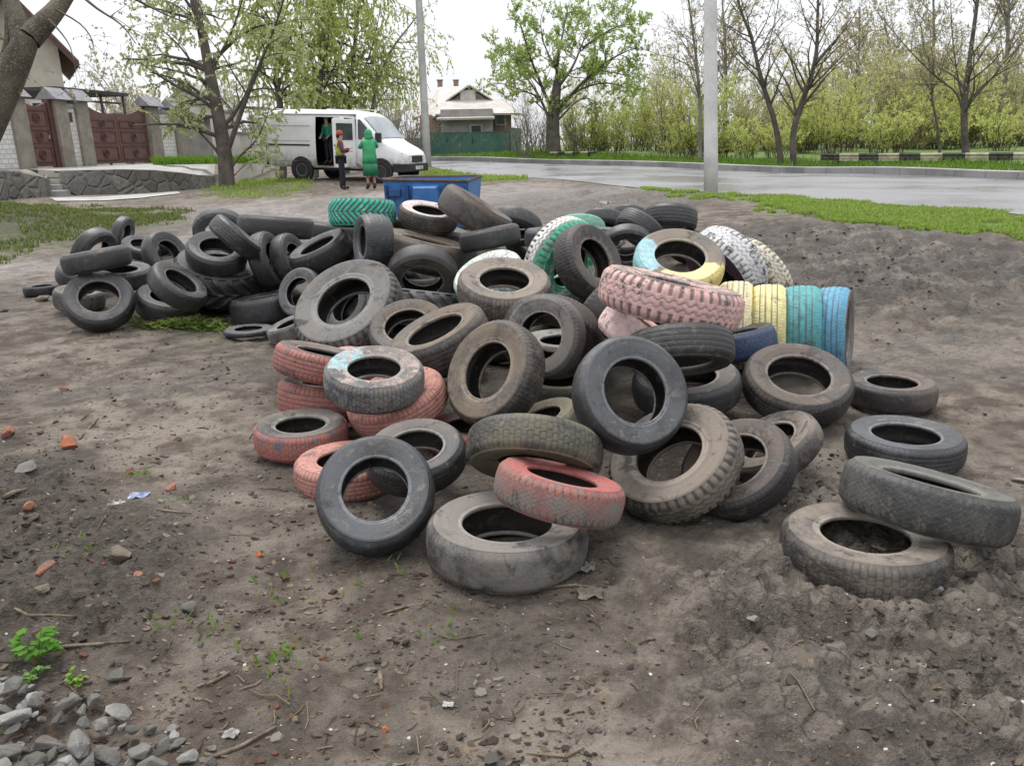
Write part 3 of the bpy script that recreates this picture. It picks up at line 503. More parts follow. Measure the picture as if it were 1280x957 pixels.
def tyre_meshes(var,w,hole):
    w=round(w*2/.03)*.03 if w>.15 else .24; k=(var,round(w,3),hole)
    if k in _tyc: return _tyc[k]
    base='bald' if var=='smooth' else var; deep=.0095
    NA={'smooth':128,'bald':210,'rib':320,'groove':320,'block':360,'zig':324,'chevron':408,'lugs':352,'tractor':300}[var]
    a=np.arange(NA)/NA
    hw=w/2
    # tread incl. shoulders: param s -1.25..1.25
    sv=np.concatenate([[-1.22,-1.12],np.linspace(-1,1,33),[1.12,1.22]])
    A,V=np.meshgrid(a,sv,indexing='ij')
    wear=np.clip(.35+1.3*fbm(A*9,V*1.5+7,len(var),3),.3,1.15)
    g=np.zeros_like(A) if var=='smooth' else wear* tread_h(base,A,np.clip(V,-1,1))*sstep(1.25,1.1,np.abs(V))
    aV=np.abs(V); crown=1-.028*np.clip(aV,0,1)**2-.016*np.clip((aV-.75)/.25,0,1)**2
    rr=np.where(aV<=1,crown,0.956-(aV-1)*.22); hh=np.where(aV<=1,V*hw*.80,np.sign(V)*hw*(.80+(aV-1)*.7))
    rr=rr-g*deep*(1 if var!='tractor' else .95)
    rr=rr+.004*np.sin(A*2*math.pi*2+1)+.003*np.sin(A*2*math.pi*3+.4)
    X=np.stack([rr*np.cos(A*2*math.pi),rr*np.sin(A*2*math.pi),hh],-1)
    def gridmesh(name,X,closed=True,grv=None,flip=False):
        n,mm=X.shape[:2]; i=np.arange(n)[:,None]; j=np.arange(mm-1)[None,:]
        i2=(i+1)%n
        q=np.stack([i*mm+j,i2*mm+j,i2*mm+j+1,i*mm+j+1],-1).reshape(-1,4)
        if flip: q=q[:,::-1]
        me=bpy.data.meshes.new(name); me.vertices.add(n*mm); me.vertices.foreach_set('co',X.reshape(-1).astype(np.float32))
        me.loops.add(q.size); me.loops.foreach_set('vertex_index',q.reshape(-1).astype(np.int32)); me.polygons.add(len(q))
        me.polygons.foreach_set('loop_start',np.arange(0,q.size,4,dtype=np.int32)); me.update(calc_edges=True); me.shade_smooth()
        if grv is not None:
            at_=me.attributes.new('groove','FLOAT','POINT'); at_.data.foreach_set('value',np.clip(grv,0,1).reshape(-1).astype(np.float32))
        me.validate(); return me
    out={'tread':gridmesh('tread',X,grv=g)}
    r0=.956-.22*.22; h0=hw*(.80+.22*.7)
    # sidewall profile (r,h)
    sp=[(r0,h0),(.905,hw*.985),(.885,hw*1.0),(.875,hw*1.015),(.862,hw*1.01),(.83,hw*1.0),(.79,hw*1.0),(.75,hw*.985)]
    mid=hole+.1
    for q in np.linspace(.72,mid,4): sp.append((q,hw*(.985-.12*(.75-q)/(.75-hole))))
    sp+=[(mid-.012,hw*.90),(mid-.02,hw*.91),(mid-.032,hw*.885),(hole+.045,hw*.83),(hole+.03,hw*.85),(hole+.018,hw*.85),(hole+.006,hw*.82),(hole,hw*.76),(hole+.004,hw*.68),(hole+.018,hw*.62)]
    sp=np.array(sp); ns=144; th=np.arange(ns)/ns*2*math.pi
    wob=1+.004*np.sin(th*2+1)+.003*np.sin(th*3+.4)
    for sg,nm in ((1,'sidewall_a'),(-1,'sidewall_b')):
        Xs=np.stack([sp[None,:,0]*wob[:,None]*np.cos(th)[:,None],sp[None,:,0]*wob[:,None]*np.sin(th)[:,None],np.broadcast_to(sg*sp[None,:,1],(ns,len(sp)))],-1)
        out[nm]=gridmesh('sidewall',Xs,flip=(sg>0))
    lp=[(hole+.018,hw*.62),(hole+.06,hw*.68),(.70,hw*.82),(.80,hw*.86),(.87,hw*.80),(.905,hw*.6),(.915,hw*.3),(.917,0)]
    lp=np.array(lp+[(r,-h) for r,h in lp[-2::-1]]); nl=96; th=np.arange(nl)/nl*2*math.pi
    Xl=np.stack([lp[None,:,0]*np.cos(th)[:,None],lp[None,:,0]*np.sin(th)[:,None],np.broadcast_to(lp[None,:,1],(nl,len(lp)))],-1)
    out['lining']=gridmesh('lining',Xl,flip=False)
    _tyc[k]=out; return out
HOLE={'bald':.55,'rib':.56,'groove':.58,'block':.52,'zig':.55,'chevron':.57,'lugs':.5,'tractor':.52,'smooth':.56}
GRP='old tyres dumped in the heap'
rng_t=random.Random(6)
for td in TY:
    c=td[0]; M=Matrix.Identity(4); x=Vector(td[1]); nrm=Vector(td[2]); y=nrm.cross(x)
    D,w,var,mk,label=td[3:]
    ms=tyre_meshes(var,w,HOLE[var])
    ov=(.07 if 'crumpled' in (label or '') else rng_t.gauss(0,.018)); w_=rng_t.uniform(.95,1.06)
    for i in range(3): M[i][0]=x[i]*D/2*(1+ov); M[i][1]=y[i]*D/2*(1-ov); M[i][2]=nrm[i]*D/2*w_; M[i][3]=c[i]
    fl=label is None
    o=empty('tyre',None,label or 'plain dark tyre wedged deep inside the heap and only glimpsed between other tyres','tyre','dark tyres wedged inside the heap' if fl else GRP,M)
    for pn,me in ms.items():
        part='tread' if pn=='tread' else 'lining' if pn=='lining' else 'sidewall'
        ch=bpy.data.objects.new(part,me); COL.objects.link(ch); ch.parent=o
        if not len(me.materials): me.materials.append(None)
        ch.material_slots[0].link='OBJECT'; ch.material_slots[0].material=tmat(mk,part)
# ------------------------------------------------------------------ ground sheet
def axis(segs):
    o=[segs[0][0]]
    for a,b,s0,s1 in segs:
        x=o[-1]
        while x<b-1e-6:
            t=(x-a)/(b-a); x=min(b,x+s0+(s1-s0)*t); 
            o.append(x)
    return np.array(o)
YS=axis([(-14,1.0,1.2,.3),(1.0,1.7,.1,.02),(1.7,4.2,.018,.024),(4.2,9,.026,.06),(9,18,.065,.15),(18,45,.18,.8),(45,150,1,8)])
XP=axis([(0,3.2,.02,.022),(3.2,7,.026,.06),(7,20,.08,.4),(20,110,.6,7)])
XS=np.concatenate([-XP[:0:-1],XP])
GX,GY=np.meshgrid(XS,YS)
base=terr(GX,GY)
def poly(*uv): return [gxy(u,v) for u,v in uv]
ROAD_N=[gxy(u,v) for u,v in ((1500,296),(1280,268),(1090,254),(895,241),(760,231),(650,222.5),(560,213.5),(500,208))]
ROAD_F=[gxy(u,v) for u,v in ((500,200.5),(550,201.5),(700,205.5),(860,210.5),(1050,217),(1280,224.5),(1500,232))]
# extend the road past the frame
def ext(P,k,d): 
    a,b=Vector(P[k]),Vector(P[k+1] if k==0 else P[k-1]); q=a+(a-b).normalized()*d; return (q.x,q.y)
ROAD_N=[ext(ROAD_N,0,14)]+ROAD_N+[ext(ROAD_N,-1,30)]
ROAD_F=[ext(ROAD_F,0,30)]+ROAD_F+[ext(ROAD_F,-1,25)]
ROAD=ROAD_N+ROAD_F
dr=polydist(GX,GY,ROAD)
VERGE=[poly((800,235),(870,244),(889,247),(960,256),(1050,274),(1150,291),(1280,312),(1500,350))+[ROAD_N[1],ROAD_N[2]]+poly((1090,256),(895,243.5),(830,238)),
       poly((528,213),(600,219),(660,224),(650,227),(590,228),(535,224)),]
LEFTG=[poly((-90,350),(0,322),(70,308),(150,290),(228,277),(232,266),(130,258),(-90,258)),
      poly((258,240),(300,226),(360,222),(395,236),(350,246),(290,248)),poly((170,400),(205,396),(272,410),(268,416),(225,415),(180,408))]
def vmask(PS,soft,amp,sc,s):
    m=np.zeros_like(GX)
    for P in PS: m=np.maximum(m,sstep(soft,-soft,polydist(GX,GY,P)+(fbm(GX*sc,GY*sc,s,4)-.5)*amp))
    return m
verge=vmask(VERGE,.25,1.6,1.3,5)
far=np.where(polydist(GX,GY,ROAD_F[::-1]+[(-120,200),(200,200),(200,20)])<0,1.,0.)
left=vmask(LEFTG,.5,2.2,1.1,9)
mound_c=ground(55,285); mc2=ground(-40,262)
def gau(p,r): return np.exp(-((GX-p[0])**2+(GY-p[1])**2)/(r*r))
_ma=at(45,262,13.6); _mb=at(-70,262,14.2)
blob=lambda u,v,r:gau(ground(u,v)[:2],r)
mound=.2*blob(20,290,1.5)+.42*blob(-70,284,2.3)
rough=1-sstep(.3,-.1,dr)
calm=1-.85*sstep(9,22,GY)
# churned mud and clods
def blob(u,v,r): p=ground(u,v); return gau((p.x,p.y),r)
cl=np.clip(blob(1120,800,.62)+blob(1250,840,.6)+blob(1040,880,.4)+blob(1230,700,.5)+.35*blob(960,720,.4)+.6*blob(1000,610,.35)+.15*blob(800,720,.4)+.8*blob(1240,930,.4),0,1)
cr=np.clip(blob(1030,330,1.3)+blob(1120,360,1.2)+blob(960,300,1.2)+blob(1000,370,.6)+.7*blob(1180,330,1.2)+.6*blob(780,255,2.2),0,1)
cw=np.clip(blob(40,690,.5)+blob(120,740,.35)+.9*blob(0,620,.45)+.5*blob(150,700,.3)+.6*blob(30,800,.4),0,1)
w1=worley(GX*11,GY*11,3); w2=worley(GX*23,GY*23,8)
n_big=fbm(GX*.55,GY*.55,1,3)-.5; n_mid=fbm(GX*2.6,GY*2.6,2,4)-.5; n_fin=fbm(GX*11,GY*11,3,3)-.5; n_vf=fbm(GX*34,GY*34,4,2)-.5
edge1=np.clip((w1[1]-w1[0])*2.5,0,1); edge2=np.clip((w2[1]-w2[0])*2.2,0,1)
patch=sstep(.42,.62,fbm(GX*1.7+3,GY*1.7,21,4))
H=base+calm*(.07*n_big+.045*n_mid+.026*n_fin*(.4+.9*patch)+.010*n_vf*(.4+1.2*patch))
warp=fbm(GX*4,GY*4,31,3)
cw_i=np.floor(GX*9+1.6*warp+n_mid*2).astype(np.int64); wx,wy=GX*6.5+2.4*warp,GY*6.5+2.4*fbm(GX*4+5,GY*4,32,3)
def cellh(x,y,s):
    i=np.floor(x).astype(np.int64); j=np.floor(y).astype(np.int64); f1=np.full(x.shape,9.); hh=np.zeros_like(x)
    for di in (-1,0,1):
        for dj in (-1,0,1):
            a,b=i+di,j+dj; d=np.hypot(a+_h(a,b,s)-x,b+_h(a,b,s+91)-y); k=d<f1; f1=np.where(k,d,f1); hh=np.where(k,_h(a,b,s+55),hh)
    return hh
ch1=cellh(wx,wy,13); ch2=cellh(wx*2.3,wy*2.3,17)
rx,ry=GX*.87+GY*.5,GY*.87-GX*.5; rg=1-np.abs(fbm(rx*2.2+warp,ry*8+warp,52,4,.55)-.5)*3.2; cl2_=cl*sstep(.38,.58,fbm(GX*2.2+4,GY*2.2,49,4)); H+=(cl2_+.6*cw)*(.038*(ch1-.5)+.02*(ch2-.5))+cl*.042*np.clip(rg,-.4,1)+cr*.06*np.clip(rg,-.4,1)
H+=cl*(.045*(fbm(GX*5,GY*5,41,5,.6)-.45)*2+.034*edge1*sstep(.3,.55,warp)+.02*edge2*sstep(.4,.6,fbm(GX*3,GY*3,47,3)))
H+=cr*(.17*(fbm(GX*5+warp,GY*7,43,4)-.42)+.03*np.abs(fbm(GX*9,GY*9,44,3)-.5)*2)
H+=cw*(.06+.13*(fbm(GX*6,GY*6,45,5,.6)-.4)+.04*(1-w1[0])*sstep(.4,.6,warp))
H+=mound*(1+.5*(fbm(GX*3,GY*3,46,4)-.5))
# wheel ruts between the heap and the road
def rut(P,w,d):
    q=np.full_like(GX,9.)
    for k in range(len(P)-1):
        ax,ay=P[k]; bx,by=P[k+1]; ex,ey=bx-ax,by-ay
        t=np.clip(((GX-ax)*ex+(GY-ay)*ey)/(ex*ex+ey*ey),0,1); q=np.minimum(q,np.hypot(GX-ax-ex*t,GY-ay-ey*t))
    return -d*np.exp(-(q/w)**2)+.5*d*np.exp(-((q-w*1.6)/(w*.6))**2)
ruts=0
for P in (((560,262),(640,255),(690,247),(760,238),(800,233)),((600,275),(690,262),(750,252),(800,243)),((640,262),(720,246),(740,240)),((300,300),(420,272),(520,262)),((200,290),(330,268),(470,250))):
    ruts=ruts+rut([gxy(*p) for p in P],.2,.06)
H+=ruts
for u0,v0,u1,v1 in ((745,665,880,725),(752,672,860,722),(990,545,1030,520)):   # tyre prints in the mud
    a=ground(u0,v0); b=ground(u1,v1); ex,ey=b.x-a.x,b.y-a.y; t=np.clip(((GX-a.x)*ex+(GY-a.y)*ey)/(ex*ex+ey*ey),0,1)
    q=np.hypot(GX-a.x-ex*t,GY-a.y-ey*t); H-=.014*np.exp(-(q/.022)**2)
H=np.where(dr<.5,base+(H-base)*rough,H); H-=.05*sstep(.1,-.3,dr)
HT=H
def hgt(x,y):
    j=min(max(np.searchsorted(XS,x)-1,0),len(XS)-2); i=min(max(np.searchsorted(YS,y)-1,0),len(YS)-2)
    fx=(x-XS[j])/(XS[j+1]-XS[j]); fy=(y-YS[i])/(YS[i+1]-YS[i])
    return float((HT[i,j]*(1-fx)+HT[i,j+1]*fx)*(1-fy)+(HT[i+1,j]*(1-fx)+HT[i+1,j+1]*fx)*fy)
def onground(u,v,dz=0):
    p=ground(u,v); return Vector((p.x,p.y,hgt(p.x,p.y)+dz))
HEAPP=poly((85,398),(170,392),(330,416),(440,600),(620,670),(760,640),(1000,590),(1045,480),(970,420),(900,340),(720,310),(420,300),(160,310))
lot=vmask([poly((170,300),(240,262),(350,250),(480,240),(640,232),(800,233),(790,242),(640,262),(480,268),(300,290),(250,330),(0,350),(-200,380),(-200,330),(60,318))],.8,2.,.6,13)
wet=np.clip(.75*cr+sstep(.5,.66,fbm(GX*.9,GY*.9,51,4))*.5+cl*.95+blob(700,250,2.5)*.8,0,1)
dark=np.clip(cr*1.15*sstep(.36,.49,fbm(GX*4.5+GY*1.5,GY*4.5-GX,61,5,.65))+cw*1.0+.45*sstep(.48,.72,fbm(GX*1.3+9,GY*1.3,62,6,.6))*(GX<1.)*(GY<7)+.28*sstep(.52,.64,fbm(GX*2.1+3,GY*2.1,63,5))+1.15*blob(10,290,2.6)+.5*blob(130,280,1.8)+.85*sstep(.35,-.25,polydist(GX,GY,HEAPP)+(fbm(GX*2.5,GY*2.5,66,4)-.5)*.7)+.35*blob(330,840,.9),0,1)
grassm=np.clip(np.maximum(np.maximum(verge,left*.2),far),0,1)
ny,nx=GX.shape
me=bpy.data.meshes.new('ground'); me.vertices.add(nx*ny); me.vertices.foreach_set('co',np.stack([GX,GY,H],-1).reshape(-1).astype(np.float32))
i=np.arange(ny-1)[:,None]; j=np.arange(nx-1)[None,:]
q=np.stack([i*nx+j,i*nx+j+1,(i+1)*nx+j+1,(i+1)*nx+j],-1).reshape(-1,4)
me.loops.add(q.size); me.loops.foreach_set('vertex_index',q.reshape(-1).astype(np.int32)); me.polygons.add(len(q)); me.polygons.foreach_set('loop_start',np.arange(0,q.size,4,dtype=np.int32)); me.update(calc_edges=True); me.shade_smooth()
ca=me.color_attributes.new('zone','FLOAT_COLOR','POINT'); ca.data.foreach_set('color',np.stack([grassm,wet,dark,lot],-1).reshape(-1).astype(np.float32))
t=NT('mud'); p=t.wpos(); z=t.attr('zone'); sep=t.n('ShaderNodeSeparateColor'); t.put(sep.inputs[0],z.outputs['Color']); gr,we,dk=sep.outputs[0],sep.outputs[1],sep.outputs[2]; lo=z.outputs['Alpha']
n1=t.noise(p,.8,6,.6); n2=t.noise(p,5,6,.65); n3=t.noise(p,28,5,.65); n4=t.noise(p,120,3,.6)
c=t.mix(t.ramp(n2,.38,.64),(.08,.06,.045),(.20,.164,.13)); c=t.mix(t.ramp(t.math('ADD',t.math('MULTIPLY',n1,.6),t.math('MULTIPLY',n2,.4)),.44,.60,0,.85),c,(.25,.214,.176))
c=t.mix(t.math('MULTIPLY',lo,.75),c,t.mix(t.ramp(n2,.35,.65),(.22,.2,.185),(.33,.305,.285)))
c=t.mix(t.ramp(n3,.53,.68,0,.75),c,(.075,.061,.05)); c=t.mix(t.ramp(n4,.60,.72,0,.5),c,(.30,.26,.21))
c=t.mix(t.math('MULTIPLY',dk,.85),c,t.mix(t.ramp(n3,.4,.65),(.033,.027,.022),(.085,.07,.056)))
c=t.mix(t.math('MULTIPLY',we,.5),c,t.mix(t.ramp(n2,.42,.6),(.05,.042,.034),(.14,.124,.104))); wv=t.n('ShaderNodeTexVoronoi',feature='DISTANCE_TO_EDGE'); t.put(wv.inputs['Vector'],t.vadd(p,t.vmul(t.n('ShaderNodeTexNoise').outputs[1],(.0,.0,.0)))); wv.inputs['Scale'].default_value=9; crk=t.ramp(t.math('ADD',wv.outputs['Distance'],t.math('MULTIPLY',t.math('SUBTRACT',n3,.5),.25)),.08,.0); c=t.mix(t.math('MULTIPLY',t.math('MULTIPLY',crk,we),.8),c,(.05,.042,.034))
gcol=t.mix(t.ramp(n3,.35,.7),(.065,.12,.02),(.15,.24,.04)); gcol=t.mix(t.ramp(n2,.5,.75,0,.6),gcol,(.19,.155,.085)); c=t.mix(t.math('MULTIPLY',gr,.9),c,gcol)
vo=t.vor(p,70); sp=t.vor(p,22)
peb=t.math('MULTIPLY',t.ramp(sp.outputs['Distance'],.2,.12),t.ramp(t.noise(p,9,2),.55,.62)); c=t.mix(t.math('MULTIPLY',peb,.7),c,t.mix(sp.outputs['Color'],(.32,.29,.25),(.14,.13,.12)))
rough=t.math('SUBTRACT',.9,t.math('MULTIPLY',t.math('MULTIPLY',we,t.ramp(n2,.62,.4)),.62))
t.bump(t.math('ADD',t.math('ADD',t.math('MULTIPLY',n2,.8),n3),t.math('ADD',t.math('MULTIPLY',n4,.4),t.math('MULTIPLY',peb,.6))),.95,.035)
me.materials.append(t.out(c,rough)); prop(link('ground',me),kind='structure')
# ------------------------------------------------------------------ road + kerb
def strip(A,B,n,dz):
    def res(P,k):
        P=[Vector(p) for p in P]; L=[0]
        for a,b in zip(P,P[1:]): L.append(L[-1]+(b-a).length)
        o=[]
        for s in np.linspace(0,L[-1],k):
            i=max(0,min(np.searchsorted(L,s)-1,len(P)-2)); o.append(P[i].lerp(P[i+1],(s-L[i])/(L[i+1]-L[i])))
        return o
    return res(A,n),res(B,n)
a,b=strip(ROAD_N,ROAD_F[::-1],90,0)
V=[];m_=14
for p,q_ in zip(a,b):
    for k in range(m_+1):
        w=p.lerp(q_,k/m_); V.append((w.x,w.y))
V=np.array(V); Z=terr(V[:,0],V[:,1])+.004
mb=MB(); mb.add([(x,y,zz) for (x,y),zz in zip(V,Z)],[(i*(m_+1)+k,(i+1)*(m_+1)+k,(i+1)*(m_+1)+k+1,i*(m_+1)+k+1) for i in range(89) for k in range(m_)])
t=NT('wet_asphalt'); p=t.wpos(); n1=t.noise(p,.35,5,.6,.4); n2=t.noise(p,30,4)
c=t.mix(t.ramp(n1,.35,.65),(.13,.128,.132),(.2,.195,.2)); c=t.mix(t.ramp(n2,.4,.7,0,.4),c,(.09,.09,.09))
t.bump(n2,.12,.01); t.b.inputs['Specular IOR Level'].default_value=.6
prop(mb.build('road',t.out(c,t.ramp(n1,.35,.65,.22,.5)),smooth=True,fix=True),kind='structure')
kerbm=simple('kerb_concrete',(.28,.27,.26),(.17,.165,.16),.8,.9,.3,25)
P,_=strip(ROAD_F,ROAD_F,110,0)
mb=MB()
for k in range(len(P)-1):
    a_,b_=P[k],P[k+1]; d=(b_-a_).normalized(); nrm=Vector((-d.y,d.x)); 
    if nrm.y<0: nrm=-nrm
    a_=a_+d*.006; b_=b_-d*.006; V=[]
    for q_ in (a_,b_):
        z0=float(terr(q_.x,q_.y)); o=nrm*.0; w=nrm*.35
        V+=[(q_.x,q_.y,z0-.1),(q_.x,q_.y,z0+.19),(q_.x+w.x,q_.y+w.y,z0+.205),(q_.x+w.x,q_.y+w.y,z0-.1)]
    mb.add(V,[(0,1,2,3),(7,6,5,4),(0,4,5,1),(1,5,6,2),(2,6,7,3)])
prop(mb.build('kerb',kerbm),kind='structure')
# pale concrete path + terrace
conc=simple('pale_concrete',(.38,.37,.35),(.28,.27,.255),.85,1.5,.2,30)
# ------------------------------------------------------------------ grass and litter
rnd=random.Random(5)
def blade_mat(name,a,b,dry=(.2,.16,.08)):
    t=NT(name); at_=t.attr('tint').outputs['Color']; t.b.inputs['Specular IOR Level'].default_value=.2
    m=t.out(at_,.6); 
    tr=t.n('ShaderNodeBsdfTranslucent'); t.put(tr.inputs[0],at_); mx=t.n('ShaderNodeMixShader'); mx.inputs[0].default_value=.5
    t.t.links.new(t.b.outputs[0],mx.inputs[1]); t.t.links.new(tr.outputs[0],mx.inputs[2]); t.t.links.new(mx.outputs[0],t.N['Material Output'].inputs[0]); return m
LEAF=blade_mat('leaf_green',0,0)
def lerp3(a,b,k): return tuple(x+(y-x)*k for x,y in zip(a,b))
def scatter(name,P,n,h0,h1,cols,label=None,pw=1.,clump=1.5,thr=.45,kind='stuff'):
    xs=[p[0] for p in P]; ys=[p[1] for p in P]; g=np.random.default_rng(len(name)*7+n)
    N=n*6; X=g.uniform(min(xs),max(xs),N); Y=g.uniform(min(ys),max(ys),N)
    d=polydist(X,Y,P)+(fbm(X*1.3,Y*1.3,5,4)-.5)*1.5; ok=(d<.05)&(fbm(X*clump,Y*clump,77,4)>thr-.15*g.random(N))
    dist=np.hypot(X,Y); ok&=(g.random(N)<np.clip((12/np.maximum(dist,3))**pw,0,1))
    X=X[ok][:n]; Y=Y[ok][:n]; mb=MB()
    for x,y in zip(X,Y):
        z=hgt(x,y); h=rnd.uniform(h0,h1)*(.6+.8*rnd.random()); a=rnd.random()*6.28; w=.006+.004*rnd.random()+.00035*math.hypot(x,y)
        lx,ly=rnd.gauss(0,.4)*h,rnd.gauss(0,.4)*h; k=rnd.random(); col=lerp3(cols[0],cols[1],k) if rnd.random()>.12 else cols[2]
        c,s=math.cos(a)*w,math.sin(a)*w
        mb.add([(x-c,y-s,z-.01),(x+c,y+s,z-.01),(x+c*.7+lx*.4,y+s*.7+ly*.4,z+h*.6),(x-c*.7+lx*.4,y-s*.7+ly*.4,z+h*.6),(x+lx,y+ly,z+h)],[(0,1,2,3),(3,2,4)],col)
    return prop(mb.build(name,LEAF,fix=False),label,'grass',kind=kind)
GC=((.16,.26,.035),(.32,.44,.09),(.33,.29,.16))
scatter('verge_grass',VERGE[0],26000,.04,.11,GC,'short bright green grass on the near side of the road','x',1.5,.40) if 0 else scatter('verge_grass',VERGE[0],52000,.02,.06,GC,'short bright green grass growing along the near side of the road',.6,1.7,.36)
scatter('roadside_grass',VERGE[1],5000,.05,.12,GC,'strip of green grass beyond the blue bin beside the road',.2,1.,.3)
scatter('mound_grass',LEFTG[0],15000,.025,.085,((.07,.11,.03),(.18,.22,.06),(.21,.17,.09)),'thin green grass on the earth mound at the left',.0,1.0,.5)
scatter('willow_grass',LEFTG[1],3500,.05,.13,GC,'green grass around the foot of the willow by the stone wall',.2,1.,.45)
FARV=[ROAD_F[k] for k in range(1,len(ROAD_F)-1)]; FARV=[(x+.4*.35,y+.5) for x,y in FARV]+[(x+3.,y+5.5) for x,y in FARV[::-1]]
scatter('far_verge_grass',FARV,16000,.08,.26,((.06,.15,.012),(.16,.28,.03),(.2,.18,.08)),'lush green grass on the far side of the road',.0,.8,.33)
# litter: chips, leaf scraps, grit
LIT=blade_mat('litter_bits',0,0)
mb=MB(); g=random.Random(9)
def ptin(u0,u1,v0,v1):
    return ground(g.uniform(u0,u1),g.uniform(v0,v1))
def chip(x,y,s,col,flat=.3):
    z=hgt(x,y)+s*.12; n=g.choice((4,5,6)); a0=g.random()*6.28; tx,ty=g.gauss(0,.35),g.gauss(0,.35); V=[]
    el=g.uniform(.35,1)
    for zz in (-.25,.3):
        for k in range(n):
            a=a0+6.283*k/n; r=s*g.uniform(.6,1.1); px=math.cos(a)*r; py=math.sin(a)*r*el; V.append((x+px,y+py,z+zz*s*flat*2+px*tx+py*ty))
    mb.add(V,[tuple(range(n,2*n))]+[(k,(k+1)%n,n+(k+1)%n,n+k) for k in range(n)],col)
def twig(x,y,l,col,r=.0025):
    a=g.random()*6.28; z=hgt(x,y)+r; P=[]
    for k in range(4):
        P.append((x+math.cos(a)*l*(k/3-.5)+g.gauss(0,l*.05),y+math.sin(a)*l*(k/3-.5)+g.gauss(0,l*.05),0)); 
    P=[(px,py,hgt(px,py)+r+abs(g.gauss(0,.004))) for px,py,_ in P]
    b=len(mb.v); mb.tube(P,[r,r*1.1,r,r*.6],4); mb.c.extend([col]*(len(mb.v)-b))
CB=[(.10,.08,.06),(.16,.13,.1),(.07,.055,.045),(.24,.2,.15),(.3,.27,.22),(.13,.12,.11)]
for k in range(5200):
    p=ptin(-60,760,400,990) if g.random()<.7 else ptin(-60,1340,330,990)
    dens=float(fbm(np.array([p.x*1.6]),np.array([p.y*1.6]),71,3)[0])
    if dens<.40 and g.random()<.75: continue
    s=abs(g.gauss(0,.006))+.0025; chip(p.x,p.y,s*(1+.08*p.y),g.choice(CB),g.uniform(.12,.5))
for k in range(2200):
    p=ptin(-60,760,400,990) if g.random()<.8 else ptin(-60,1340,330,990)
    if float(fbm(np.array([p.x*2.3]),np.array([p.y*2.3]),72,3)[0])<.45 and g.random()<.8: continue
    chip(p.x,p.y,g.uniform(.004,.015),g.choice([(.15,.085,.05),(.22,.15,.09),(.10,.06,.04),(.30,.24,.16),(.17,.10,.065)]),.08)
for k in range(260):
    p=ptin(-40,1300,380,980); chip(p.x,p.y,g.uniform(.003,.009),(.72,.71,.68),.2)
for k in range(60):
    p=ptin(-40,500,430,950); chip(p.x,p.y,g.uniform(.006,.02),g.choice([(.2,.09,.06),(.17,.085,.06),(.25,.14,.09)]),.5)
for k in range(270):
    p=ptin(-60,800,430,990) if g.random()<.85 else ptin(700,1340,560,990); twig(p.x,p.y,abs(g.gauss(0,.05))+.02,g.choice([(.2,.16,.1),(.3,.25,.17),(.1,.075,.05),(.26,.22,.13)]),g.uniform(.0012,.003))
for k in range(1100):   # lumps of mud on the churned parts
    u,v,su,sv=g.choice([(1120,800,80,60),(1230,850,60,70),(60,690,60,50),(30,620,50,40),(1030,330,90,35),(1130,350,70,30),(1010,600,40,30)])
    p=ground(u+g.gauss(0,su),v+g.gauss(0,sv)); dk_=(.125,.108,.09) if u>500 else (.06,.05,.042)
    if u in (1030,1130): dk_=(.07,.06,.053)
    s=(abs(g.gauss(0,.007))+.004)*(1 if p.y<6 else 1.5); chip(p.x,p.y,s,lerp3(dk_,(.14,.12,.1),g.random()*.6),g.uniform(.35,.8))
prop(mb.build('ground_litter',LIT,fix=False),'scraps of leaf, twig, grit and mud strewn over the ground','litter',kind='stuff')
# small weeds in tufts on the bare soil
mb=MB()
for u,v,n,sp in ((175,603,14,.03),(352,822,26,.035),(212,790,12,.04),(345,732,14,.05),(260,795,18,.06),(120,700,12,.06),(500,700,10,.08),(560,780,10,.06),(220,640,10,.05),(430,760,12,.1),(350,855,10,.05)):
    for k in range(n):
        p=ground(u,v); x=p.x+g.gauss(0,sp); y=p.y+g.gauss(0,sp); z=hgt(x,y); h=g.uniform(.012,.04); a=g.random()*6.28; w=.004
        mb.add([(x-w,y,z),(x+w,y,z),(x+math.cos(a)*h*.6+w*1.3,y+math.sin(a)*h*.6,z+h*.7),(x+math.cos(a)*h,y+math.sin(a)*h,z+h*.9)],[(0,1,2),(0,2,3)],g.choice([(.1,.22,.02),(.16,.28,.04),(.2,.2,.06)]))
prop(mb.build('seedling_weeds',LEAF,fix=False),'tiny green seedlings sprouting from the bare soil in front','weeds',kind='stuff')
mb=MB()
for k in range(1500):
    u=g.gauss(222,26); v=406+ (u-222)*.06+g.gauss(0,3.2); p=ground(u,v); h=g.uniform(.03,.11); a=g.random()*6.28; w=g.uniform(.008,.016); z=hgt(p.x,p.y)+g.random()*.05
    dx,dy=math.cos(a),math.sin(a)
    mb.add([(p.x,p.y,z),(p.x+dx*h*.5-dy*w,p.y+dy*h*.5+dx*w,z+h*.35),(p.x+dx*h,p.y+dy*h,z+h*.4),(p.x+dx*h*.5+dy*w,p.y+dy*h*.5-dx*w,z+h*.35)],[(0,1,2,3)],g.choice([(.1,.2,.02),(.17,.27,.04),(.22,.26,.07),(.25,.22,.12)]))
prop(mb.build('low_weeds',LEAF,fix=False),'patch of low green weeds at the foot of the left part of the heap','weeds',kind='stuff')
